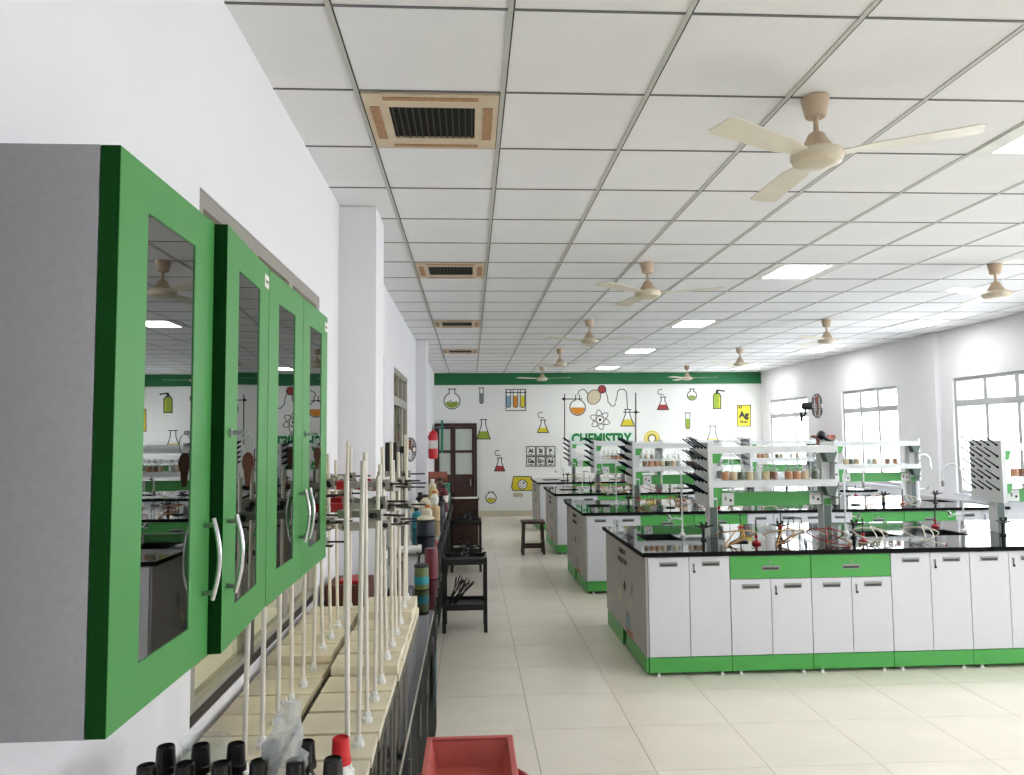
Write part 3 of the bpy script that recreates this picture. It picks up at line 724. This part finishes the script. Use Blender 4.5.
# ---- rack pieces
mpeg = MB().cyl((0, 0, 0), (-.112, 0, .078), .0068, .0056, n=8).cyl((.004, 0, -.002), (-.010, 0, .007), .0095, n=8).mesh('peg', 'peg')
def make_rack():
    """origin on the worktop under the left post, bench centre line; runs along +x"""
    L = 1.10; t = thing('reagent_rack', '', 'shelf rack')
    for x in (.068, L-.052):
        p = MB().box(x-.036, x+.036, -.05, .05, .001, .742).build('post', 'rackwhite', t, smooth=False)
        MB().box(x-.030, x+.030, -.054, -.0505, .001, .25).build('post_cover', 'rackgrey', p, smooth=False)
        MB().box(x-.030, x+.030, -.054, -.0505, .252, .308).build('post_cover', 'green', p, smooth=False)
        for z in (.694, .414):
            MB().prism([(x-.055, z), (x-.026, z-.08), (x+.026, z-.08), (x+.055, z)], -.142, -.055).build('shelf_bracket', 'green' if x < .5 else 'rackgrey', p, smooth=False)
    for z in (.672, .392):
        MB().box(.03, L-.014, -.145, .145, z+.058, z+.08).box(.03, L-.014, -.152, -.145, z+.024, z+.08).box(.03, L-.014, .145, .152, z+.024, z+.08).build('shelf', 'rackwhite', t, smooth=False)
    st = MB().box(.105, L-.09, -.03, .03, .253, .367).build('socket_strip', 'green', t, smooth=False)
    for x in (.2, L-.145):
        so = MB().box(x-.052, x+.052, -.036, -.0305, .258, .362).build('socket_plate', 'white_plastic', st, bevel=.002)
        MB().box(x-.028, x-.012, -.039, -.0362, .30, .33).build('switch', 'm_grey', so); MB().cyl((x+.022, -.0385, .30), (x+.022, -.0362, .30), .011, n=10).build('socket_hole', 'dark', so)
    pb = MB().box(-.012, .024, -.2, .2, .26, .786).build('peg_board', 'rackwhite', t, smooth=False)
    for i in range(5):
        for j in range(4): inst('peg', mpeg, pb, (-.0135, -.155+.1*j, .366+.094*i))
    pb = MB().box(-.010, .012, -.12, .12, .26, .786).build('end_board', 'rackwhite', t, (L+.0, 0, 0), smooth=False)
    for i in range(5): MB().cyl((0, -.126, .32+.095*i), (0, -.1205, .32+.095*i), .008, n=8).build('knob', 'dark', pb)
    return t
rack = Proto(make_rack())
def make_faucet():
    """swan neck tap; pole at the origin, spout reaching towards +x"""
    t = thing('swan_neck_tap', '', 'tap')
    MB().lathe([(.024, .001), (.024, .02), (.012, .03), (.011, .06)], 14).build('tap_base', 'white_plastic', t)
    pts = [(0, 0, .05), (0, 0, .50)]+[(.085-.085*math.cos(R(a)), 0, .50+.085*math.sin(R(a))) for a in range(20, 181, 20)]+[(.17, 0, .43)]
    MB().tube(pts, .0068, 10).build('swan_neck', 'rackwhite', t)
    MB().lathe([(.008, .39), (.012, .40), (.012, .43), (.009, .44)], 10, (.17, 0, 0)).build('nozzle', 'steel', t)
    ar = MB().tube([(0, 0, .14), (.06, -.02, .15), (.11, -.03, .13)], .007, 8).build('side_arm', 'rackwhite', t)
    MB().cyl((.09, -.03, .14), (.11, -.035, .175), .012, n=8).build('tap_knob', 'steel', ar)
    return t
tap = Proto(make_faucet())
def make_gas():
    t = thing('gas_tap', '', 'gas tap')
    MB().lathe([(.026, .001), (.026, .012), (.013, .02), (.012, .10), (.016, .105), (.016, .125), (.006, .13)], 14).build('turret', 'dark', t)
    for s_ in (-1, 1):
        n = MB().tube([(0, 0, .10), (.04*s_, -.02, .115), (.075*s_, -.03, .125)], [.009, .007, .005], 8).build('nozzle', 'dark', t)
        MB().box(.02*s_-.006, .02*s_+.006, -.02, .0, .118, .15).build('lever', 'dark', n)
    return t
gas = Proto(make_gas())
def make_burner(basemat):
    t = thing('bunsen_burner', '', 'burner')
    MB().lathe([(.034, .001), (.036, .006), (.034, .014), (.014, .022), (.011, .034)], 16).build('burner_base', basemat, t)
    MB().cyl((0, 0, .03), (0, 0, .185), .0058, n=10).build('burner_tube', 'dark', t)
    MB().lathe([(.009, .045), (.013, .047), (.013, .066), (.009, .068)], 12).build('collar', basemat, t)
    MB().cyl((0, 0, .03), (.045, 0, .03), .0045, n=8).build('gas_inlet', 'steel', t)
    return t
bred = Proto(make_burner('red'))
def make_tubing(seed, m, n=110, sx=.15, sy=.075, sz=.12):
    rg = random.Random(seed); pts = []; ph = [rg.uniform(0, 6.28) for _ in range(6)]
    for k in range(n):
        u = k/(n-1)*12
        pts.append((sx*math.sin(u*1.3+ph[0])*(.6+.4*math.sin(u*.4+ph[3])), sy*math.sin(u*1.9+ph[1]), .006+sz*(.5+.5*math.sin(u*1.1+ph[2]))))
    t = thing('rubber_tubing', '', 'tubing')
    MB().tube(pts, .0048, 7).build('hose', m, t)
    for e in (0, -1): MB().sphere(pts[e], .0075, 8, 6).build('hose_end', 'red' if e else 'dark', t)
    return t
tubes = [Proto(make_tubing(3, 'rubber')), Proto(make_tubing(8, 'rubberred')), Proto(make_tubing(21, 'rubberwhite'))]
def make_tripod():
    t = thing('wire_tripod', '', 'tripod')
    MB().tube([(.055*math.cos(R(a)), .055*math.sin(R(a)), .16) for a in range(0, 360, 30)], .004, 6, True).build('ring', 'dark', t)
    for a in (0, 120, 240): MB().cyl((.055*math.cos(R(a)), .055*math.sin(R(a)), .16), (.08*math.cos(R(a)), .08*math.sin(R(a)), .002), .0035, n=6).build('leg', 'dark', t)
    return t
trip = Proto(make_tripod())
def make_mini_stand():
    t = thing('clamp_stand', '', 'lab stand')
    MB().box(-.05, .05, -.035, .035, .001, .012).build('foot_plate', 'dark', t, bevel=.002)
    MB().cyl((0, 0, .012), (0, 0, .24), .0042, n=8).build('rod', 'dark', t)
    b = MB().box(-.014, .014, -.012, .012, .10, .125).build('boss', 'red', t)
    MB().cyl((.0, 0, .112), (.07, -.01, .112), .0035, n=6).cyl((-.03, 0, .112), (0, 0, .112), .0028, n=6).build('clamp_arm', 'brown', t)
    return t
mst = Proto(make_mini_stand())
def make_redbox():
    t = thing('rubber_bulb_tray', '', 'tray')
    MB().box(-.07, .07, -.05, .05, .001, .006).box(-.07, -.066, -.05, .05, .006, .03).box(.066, .07, -.05, .05, .006, .03).box(-.066, .066, -.05, -.046, .006, .03).box(-.066, .066, .046, .05, .006, .03).build('tray', 'white_plastic', t)
    rg = random.Random(4)
    for k in range(5): MB().sphere((-.045+.022*k, rg.uniform(-.02, .02), .03+rg.uniform(0, .014)), .019, 10, 7, .8).build('bulb', 'red', t)
    return t
rbx = Proto(make_redbox())
LIQ = ['orange', 'powder', 'brownliq', 'powder', 'clearliq', 'orange', 'greenliq', 'powder']
LNAME = {'orange': 'orange', 'powder': 'cream', 'brownliq': 'brown', 'clearliq': 'clear', 'greenliq': 'dull green'}
def make_reagent(liq):
    t = thing('reagent_bottle', '', 'bottle')
    MB().lathe([(.031, .001), (.033, .004), (.033, .088), (.028, .100), (.013, .108), (.0115, .12), (.016, .123)], 16).build('glass_body', 'bottleglass', t)
    MB().lathe([(.0305, .004), (.0305, .068)], 14).build('contents', liq, t)
    MB().lathe([(.010, .112), (.0115, .122), (.008, .128), (.016, .138), (.016, .146), (.008, .15)], 12).build('stopper', 'bottleglass', t)
    return t
reag = {k: Proto(make_reagent(k)) for k in LNAME}
MEND = {}
for bi, y0 in enumerate(BY):
    bn = BN[bi]; yc = y0+BD_/2
    # continuous worktop with sink cut-outs
    b = MB(); x_prev = BX0-.025; sw, sd = .155, .19
    ya, yb = y0-.035, y0+BD_+.03
    for sx, _ in SINKS:
        b.box(x_prev, sx-sw, ya, yb, BT_Z-.032, BT_Z); b.box(sx-sw, sx+sw, ya, yc-sd, BT_Z-.032, BT_Z); b.box(sx-sw, sx+sw, yc+sd, yb, BT_Z-.032, BT_Z); x_prev = sx+sw
    b.box(x_prev, BX1+.025, ya, yb, BT_Z-.032, BT_Z)
    w = b.build('bench_worktop', 'granite', None, smooth=False); tag(w, 'polished black worktop with inset sinks on the %s bench' % bn, 'worktop', 'black bench worktops')
    MB().box(BX0-.028, BX1+.025, ya-.003, ya-.0003, BT_Z-.032, BT_Z-.001).box(BX0-.028, BX0-.0253, ya-.0003, yb, BT_Z-.032, BT_Z-.001).build('edge_band', 'blackmatte', w, smooth=False)
    for sx, _ in SINKS:
        a0, a1, b0, b1, zb, zt = sx-sw, sx+sw, yc-sd, yc+sd, BT_Z-.2, BT_Z-.003
        MB().box(a0, a1, b0, b1, zb, zb+.006).box(a0, a0+.006, b0, b1, zb+.006, zt).box(a1-.006, a1, b0, b1, zb+.006, zt).box(a0+.006, a1-.006, b0, b0+.006, zb+.006, zt).box(a0+.006, a1-.006, b1-.006, b1, zb+.006, zt).build('sink_basin', 'sinkblack', w, smooth=False)
    # front row of cabinets
    for k, dr in enumerate(PLAN):
        unit[dr].put(('white cabinet with green drawer' if dr else 'white two-door cabinet')+', %s from the aisle end of the %s bench' % (ORD[k], bn), (BX0+.019+(UW-.0026)*k, y0, 0), 0, 'cabinets along the %s bench' % bn)
    # far-side row of cabinets, turned away from the viewer, built as one carcass
    t = thing('bench_back_carcass', 'white rear cabinets of the %s bench turned away from view' % bn, 'cabinet', (0, 0, 0))
    MB().box(BX0+.018, BX1-.002, y0+.98, y0+BD_, .14, .857).build('body', 'white', t, smooth=False)
    MB().box(BX0+.018, BX1-.002, y0+1.0, y0+BD_-.02, .002, .135).build('plinth', 'green', t, smooth=False)
    # printed end panel facing the aisle
    e = thing('bench_end_panel', 'grey end panel with printed stickers facing the aisle on the %s bench' % bn, 'panel', (BX0, y0, 0), 0, 'bench end panels')
    MB().box(0, .016, -.018, BD_, .14, .858).build('panel', 'endgrey', e, smooth=False)
    MB().box(0, .016, .0, .70, .028, .135).build('plinth_end', 'green', e, smooth=False); MB().box(0, .016, .84, BD_-.03, .002, .135).build('plinth_end', 'green', e, smooth=False)
    rot = (R(90), 0, R(-90))
    for n, tx in enumerate(('CHEMISTRY', 'LABORATORY')):
        key = 't%d' % n
        if key not in MEND: MEND[key] = text_mesh(tx, .058, 'ink', .0015, .0004)
        inst('lettering', MEND[key], e, (-.0012, .82, .775-.075*n), rot)
    # stickers: a flask, a molecule, an orange sun and a balloon flask with a red label
    def disc(cy, cz, r, m, n=20, xx=-.0008):
        MB().add([(xx, cy+r*math.cos(2*math.pi*i/n), cz+r*math.sin(2*math.pi*i/n)) for i in range(n)], [tuple(range(n-1, -1, -1))]).build('sticker', m, e, smooth=False)
    def quad(p, m, xx=-.0008): MB().add([(xx, *q) for q in p], [tuple(range(len(p)))]).build('sticker', m, e, smooth=False)
    disc(.95, .40, .06, 'm_beige'); disc(.62, .24, .09, 'm_grey'); disc(.62, .24, .06, 'm_blue', xx=-.0012)
    quad([(.70, .14), (.70, .19), (.44, .19), (.44, .14)], 'pinkbox', -.001)
    quad([(.40, .56), (.46, .60), (.52, .50), (.44, .46)], 'm_grey'); quad([(.68, .52), (.74, .56), (.79, .49), (.72, .45)], 'ink'); quad([(.50, .42), (.53, .44), (.60, .34), (.56, .33)], 'm_beige')
    disc(.30, .68, .018, 'm_blue'); disc(.95, .58, .018, 'm_grey'); disc(.98, .66, .016, 'm_beige')
    # racks
    for ri, (xa, xb) in enumerate(rackspans):
        rn = ('aisle side', 'window side')[ri]
        rack.put('white reagent rack with drying pegs, %s of the %s bench' % (rn, bn), (xa, yc, BT_Z), 0, 'reagent racks on the benches')
        zs = BT_Z+.4725
        n = 0
        if bi < 3:
            pos = ([.16+.069*k for k in range(7)]+[.70, .77, .84, .93]) if ri == 0 else [.17, .24, .31, .47, .54, .7, .8]
            for k, dx in enumerate(pos):
                liq = LIQ[(k*3+bi*2+ri) % 8] if ri == 0 or bi else LIQ[(k*2) % 8]
                reag[liq].put('small reagent bottle of %s contents, %s from the left, %s rack, %s bench' % (LNAME[liq], ORD[k], rn, bn), (xa+dx, yc-.10, zs+.0005), R(random.uniform(-25, 25)), 'reagent bottles on the racks')
    # taps
    for (sx, k), (dx, rz) in zip(SINKS, ((.215, math.pi), (-.215, 0), (.215, math.pi), (-.215, 0))):
        tap.put('white swan neck tap at the %s sink of the %s bench' % ({0: 'aisle end', 3: 'left middle', 4: 'right middle', 7: 'window end'}[k], bn), (sx+dx, yc+(.04 if k in (0, 7) else 0), BT_Z), rz, 'swan neck taps')
    # gas taps
    for n, x in enumerate((1.88, 2.51, 3.13, 4.40, 5.01, 5.66)):
        gas.put('black gas tap, %s from the aisle on the %s bench' % (ORD[n], bn), (x, yc-.24, BT_Z), 0, 'gas taps on the benches')
# ---- loose apparatus on the benches
def on(bi, x, dy): return (x, BY[bi]+dy, BT_Z+.001)
for n, (bi, x, dy) in enumerate(((0, 2.22, .30), (0, 3.08, .31), (0, 4.20, 1.14), (1, 2.9, .38), (1, 5.15, .38), (2, 2.6, .40))):
    bred.put('bunsen burner with red base, %s on the %s bench' % (['left of the worktop front', 'near the middle sinks', 'behind the right middle sink', 'below the rack', 'at the window side', 'before the rack'][n], BN[bi]), on(bi, x, dy), R(200+40*n), 'red bunsen burners')
for n, (bi, x, dy) in enumerate(((0, 2.14, .42), (0, 2.46, .40), (1, 1.98, .42), (1, 2.35, .42), (2, 1.98, .42), (3, 1.78, .42), (1, 4.6, .42))):
    mst.put('small black clamp stand with red boss, %s on the %s bench' % (['beside tangled tubing', 'between two tubing coils', 'left of the rack', 'under the rack', 'by the gas tap', 'near the sink', 'at the window side'][n], BN[bi]), on(bi, x, dy), R(60*n), 'small clamp stands')
cnt = 0
for bi in range(4):
    for n, (x, dy, v) in enumerate(((2.02, .19, 0), (2.40, .19, 0), (2.75, .19, 1), (3.10, .17, 2), (3.50, .17, 2), (4.7, .2, 0), (5.1, .2, 2))):
        if bi > 1 and n > 4: continue
        tubes[v].put('%s rubber tubing coil, %s from the aisle on the %s bench' % (['tan', 'reddish', 'white'][v], ORD[n], BN[bi]), on(bi, x, dy), R([0, 8, -6, 184, 172][cnt % 5]), 'rubber tubing on the benches'); cnt += 1
for n, (bi, x, dy) in enumerate(((0, 2.66, .6), (1, 2.2, .68), (1, 2.7, .68), (2, 2.25, .68), (3, 2.25, .68), (0, 5.1, .6))):
    trip.put('black wire tripod %s on the %s bench' % (['under the rack', 'left', 'by the middle sink', 'near tubing', 'near the rack', 'at the window side'][n], BN[bi]), on(bi, x, dy), R(25*n), 'wire tripods')
for n, (bi, x, dy) in enumerate(((1, 2.62, .9), (2, 2.35, .8), (3, 2.5, .7))):
    rbx.put('white tray of red rubber bulbs on the %s bench' % BN[bi], on(bi, x, dy), R(10*n), 'trays of red bulbs')
# black bottle drying on the second bench's window side pegs
t = thing('black_flask', 'black flask upended on the drying pegs of the second bench', 'flask', (4.345, BY[1]+BD_/2-.155, 1.70))
t.rotation_euler = (0, R(-55), 0)
MB().lathe([(.014, -.09), (.016, -.03), (.05, .03), (.055, .06), (.045, .085), (.02, .092)], 18).build('flask_body', 'dark', t)
MB().lathe([(.019, -.1), (.019, -.085)], 14).build('flask_lip', 'dark', t)

# ================================================================== STOOLS, RACK STANDS AND CLUTTER OF THE LEFT AISLE
def make_stool():
    t = thing('wooden_stool', '', 'stool')
    MB().box(-.175, .175, -.15, .15, .455, .49).build('seat', 'wood', t, bevel=.004)
    for sx in (-1, 1):
        for sy in (-1, 1):
            MB().add([(sx*.155+a*.017, sy*.13+b*.017, .001) for a, b in ((-1, -1), (1, -1), (1, 1), (-1, 1))]+[(sx*.135+a*.017, sy*.115+b*.017, .454) for a, b in ((-1, -1), (1, -1), (1, 1), (-1, 1))],
                     [(3, 2, 1, 0), (4, 5, 6, 7), (0, 1, 5, 4), (1, 2, 6, 5), (2, 3, 7, 6), (3, 0, 4, 7)]).build('leg', 'wood', t)
    for sy in (-1, 1): MB().box(-.14, .14, sy*.125-.011, sy*.125+.011, .10, .135).build('stretcher', 'wood', t)
    for sx in (-1, 1): MB().box(sx*.148-.011, sx*.148+.011, -.11, .11, .16, .195).build('stretcher', 'wood', t)
    return t
stool = Proto(make_stool())
stool.put('dark wooden stool standing by the third bench', (.925, 11.25, 0), 0, 'dark wooden stools')
stool.put('dark wooden stool under the red tub and crate', (0, 2.2, 0), 0, 'dark wooden stools')
def make_shelfstand():
    t = thing('black_shelf_stand', '', 'stand')
    for sx in (-1, 1):
        for sy in (-1, 1): MB().box(sx*.185-.016, sx*.185+.016, sy*.17-.016, sy*.17+.016, .001, .66).build('leg', 'dark', t)
    for z in (.60, .20):
        MB().box(-.2, .2, -.19, -.17+.0, z, z+.05).box(-.2, .2, .17, .19, z, z+.05).box(-.2, -.18, -.17, .17, z, z+.05).box(.18, .2, -.17, .17, z, z+.05).build('shelf_rail', 'dark', t)
        MB().box(-.18, .18, -.17, .17, z+.012, z+.024).build('shelf', 'dark', t)
    return t
shs = Proto(make_shelfstand())
stands_ = ((-.056, 6.98, 'nearer'), (-.06, 9.98, 'farther'))
def make_tongs():
    t = thing('iron_tongs', '', 'tongs')
    for s_ in (-1, 1): MB().tube([(0, s_*.001, 0), (.02, s_*.012, 0), (.10, s_*.006, 0), (.19, -s_*.012, 0), (.235, -s_*.02, .004)], .0042, 6).build('arm', 'dark', t)
    MB().cyl((.13, 0, -.008), (.13, 0, .008), .006, n=8).build('rivet', 'steel', t)
    return t
tong = Proto(make_tongs())
rg = random.Random(9)
for x, y, nm in stands_:
    shs.put('black two-shelf stand in the left aisle, the %s one' % nm, (x, y, 0), 0, 'black shelf stands in the left aisle')
    for z, sh, cntn in ((.65, 'top', 13), (.23, 'lower', 12 if nm == 'nearer' else 6)):
        for k in range(cntn):
            o = tong.put('black iron tongs heaped on the %s shelf of the %s black stand' % (sh, nm), (x-.15+rg.uniform(0, .1), y-.14+.27*k/cntn, z+.012+(.004*k if sh == 'top' else 0)), 0, 'iron tongs on the %s shelf of the %s stand' % (sh, nm))
            tilt = rg.uniform(.0, .35) if sh == 'top' else rg.uniform(.7, 1.35)
            o.rotation_euler = (rg.uniform(-.2, .2), -max(tilt, .02), rg.uniform(-.12, .12) if sh == 'top' else rg.uniform(-.5, .5))
t = thing('dark_chest', 'dark wooden chest standing in front of the dark door', 'cabinet', (-.085, 12.4, 0))
MB().box(-.21, .21, -.2, .2, .002, .72).build('chest_body', 'wood', t, bevel=.004)
MB().box(-.225, .225, -.215, .215, .721, .745).build('chest_top', 'wood', t, bevel=.003)
MB().box(-.2, .2, -.214, -.201, .05, .70).build('chest_door', 'wood', t, bevel=.003)
MB().box(-.18, .2, -.15, .12, .746, .752).build('paper', 'label', t)

def jar(name, label, cat, loc, r, h, m, lid=None, lidh=.02, labelm=None, neck=1.0):
    t = thing(name, label, cat, (loc[0], loc[1], loc[2]+.001))
    MB().lathe([(r*.92, 0), (r, r*.08), (r, h*.82), (r*neck*.95, h*.95), (r*neck*.9, h)], 20).build('jar_body', m, t)
    if lid: MB().lathe([(r*neck*1.03, h*1.0+.0005), (r*neck*1.03, h+lidh), (r*neck*.9, h+lidh+.004)], 18).build('lid', lid, t)
    if labelm: MB().lathe([(r+.0012, h*.25), (r+.0012, h*.6)], 20, caps=False).build('paper_label', labelm, t)
    return t
jar('green_jar', 'olive green jar with blue label and dark lid on the left counter', 'jar', (-.285, 4.40, CT), .042, .125, 'jargreen', 'dark', .012, 'teal')
t = jar('plastic_jug', 'maroon plastic jug behind the green jar', 'jug', (-.245, 4.72, CT), .042, .185, 'maroon', None)
MB().tube([(-.04, 0, .16), (-.075, 0, .15), (-.078, 0, .08), (-.04, 0, .05)], .007, 8).build('handle', 'dark', t)
t = jar('dark_blue_tub', 'dark blue round tub filled with white wadding on the counter', 'tub', (-.40, 6.75, CT), .085, .13, 'navy', 'dark', .012)
MB().lathe([(.082, .147), (.07, .165), (.04, .178), (.005, .18)], 16).build('wadding', 'cream', t)
t = thing('white_pipe', 'short white pipe lying on the counter before the blue tub', 'pipe', (-.47, 5.75, CT+.03))
MB().cyl((-.09, 0, 0), (.08, .02, 0), .026, n=16).build('pipe', 'white_plastic', t); MB().cyl((.07, .019, 0), (.095, .022, 0), .032, n=16).build('pipe_collar', 'white_plastic', t)
clut = [(-.62, 5.3, .04, .15, 'dark', 'blackcap', 'black bottle'), (-.60, 6.1, .05, .17, 'white_plastic', 'rubberred', 'white bottle'), (-.52, 7.3, .045, .17, 'teal', 'dark', 'blue-green bottle'),
        (-.56, 7.75, .05, .2, 'cream', 'white_plastic', 'cream bottle'), (-.44, 7.7, .05, .16, 'cream', 'orange', 'cream bottle'), (-.36, 7.95, .05, .17, 'powder', 'white_plastic', 'tan bottle'),
        (-.50, 8.4, .055, .21, 'cream', 'dark', 'tall cream bottle'), (-.40, 8.55, .05, .24, 'white_plastic', 'orange', 'tall white bottle'), (-.30, 8.3, .045, .13, 'navy', 'dark', 'navy jar'),
        (-.58, 8.9, .05, .2, 'dark', 'dark', 'black jar'), (-.45, 9.2, .06, .27, 'powder', 'cream', 'big tan bottle'), (-.34, 9.0, .05, .15, 'dark', 'dark', 'small black jar'),
        (-.28, 9.5, .055, .24, 'maroon', 'dark', 'maroon bottle'), (-.38, 9.7, .055, .26, 'maroon', 'maroon', 'tall maroon bottle'), (-.5, 9.9, .05, .3, 'cream', 'white_plastic', 'slim cream bottle'),
        (-.27, 10.1, .05, .2, 'dark', 'maroon', 'black bottle with maroon cap'), (-.42, 10.4, .06, .28, 'greenliq', 'dark', 'dull green bottle')]
for k, (x, y, r, h, m, l, nm) in enumerate(clut):
    x = min(x, -.335)-.01*(k % 2)
    jar('storage_bottle', '%s on the left counter clutter, %s from the viewer' % (nm, ['first', 'second', 'third', 'fourth', 'fifth', 'sixth', 'seventh', 'eighth', 'ninth', 'tenth', 'eleventh', 'twelfth', 'thirteenth', 'fourteenth', 'fifteenth', 'sixteenth', 'farthest'][k]), 'bottle', (x, y, CT), r, h, m, l, .025, 'label' if k % 3 == 0 else None, .55 if h > .14 else .9)
t = thing('teal_box', 'teal green plastic box at the far end of the left counter', 'box', (-.38, 11.1, CT+.001))
MB().box(-.07, .07, -.09, .09, 0, .17).build('box_body', 'tealbox', t, bevel=.006); MB().box(-.076, .076, -.096, .096, .1705, .195).build('box_lid', 'tealbox', t, bevel=.004)
t = thing('pink_board', 'pinkish wooden board on the counter beside the dark door', 'board', (-.5, 11.75, CT+.001))
MB().box(-.2, .14, -.012, .012, .002, .34).build('board', 'brown', t); MB().box(-.19, .13, -.0135, -.0125, .25, .335).build('pink_panel', 'pinkbox', t)
t = thing('brown_carton', 'brown carton box beside the window under the burette rods', 'box', (-.66, 3.98, CT+.001))
MB().box(-.09, .12, -.02, .28, 0, .11).build('carton', 'carton', t); MB().box(-.03, .10, .02, .2, .111, .13).build('red_packet', 'red', t, bevel=.006)
# fire extinguisher on the far pilaster
t = thing('fire_extinguisher', 'red fire extinguisher hung on the far left pilaster', 'extinguisher', (-.545, 11.05, 1.43))
MB().lathe([(.05, 0), (.066, .012), (.068, .03), (.068, .34), (.055, .385), (.025, .41), (.022, .425)], 20).build('cylinder', 'brightred', t)
v = MB().lathe([(.02, .426), (.022, .45), (.015, .46)], 12).build('valve', 'steel', t)
MB().box(-.012, .07, -.01, .01, .462, .472).box(-.012, .065, -.01, .01, .485, .495).build('lever', 'dark', v)
MB().tube([(.02, -.02, .44), (.075, -.05, .40), (.085, -.05, .25), (.08, -.05, .12)], .009, 8).build('hose', 'dark', t)
MB().lathe([(.0688, .15), (.0688, .27)], 20, caps=False).build('paper_label', 'label', t)
MB().box(-.08, -.03, -.02, .02, .3, .34).build('wall_hook', 'steel', t)
# narrow teal sign beside the door
t = thing('teal_sign', 'narrow teal notice fixed edge on beside the dark door', 'sign', (-.62, YB-.1, 1.40))
MB().box(-.02, .03, -.02, .02, 0, .72).build('notice_board', 'tealbox', t); MB().box(-.165, -.021, -.008, .008, .55, .58).build('bracket', 'steel', t)
# black box on the left wall beyond the pilaster
t = thing('black_wall_box', 'black box mounted on the left wall beside the small fan', 'box', (-.735, 7.15, 1.43))
MB().box(-.052, .052, -.15, .15, 0, .27).build('box_body', 'dark', t, bevel=.004); MB().box(.0525, .056, -.12, .12, .03, .24).build('front_panel', 'darkframe', t)
# wooden box on the right wall
t = thing('brown_wall_box', 'reddish brown wooden box on the right wall below the fan', 'box', (6.51, 13.5, 1.46))
MB().box(-.068, .068, -.32, .36, 0, .26).build('box_body', 'brown', t, bevel=.003); MB().box(-.068, .068, -.335, -.321, .0, .26).build('end_face', 'pinkbox', t)
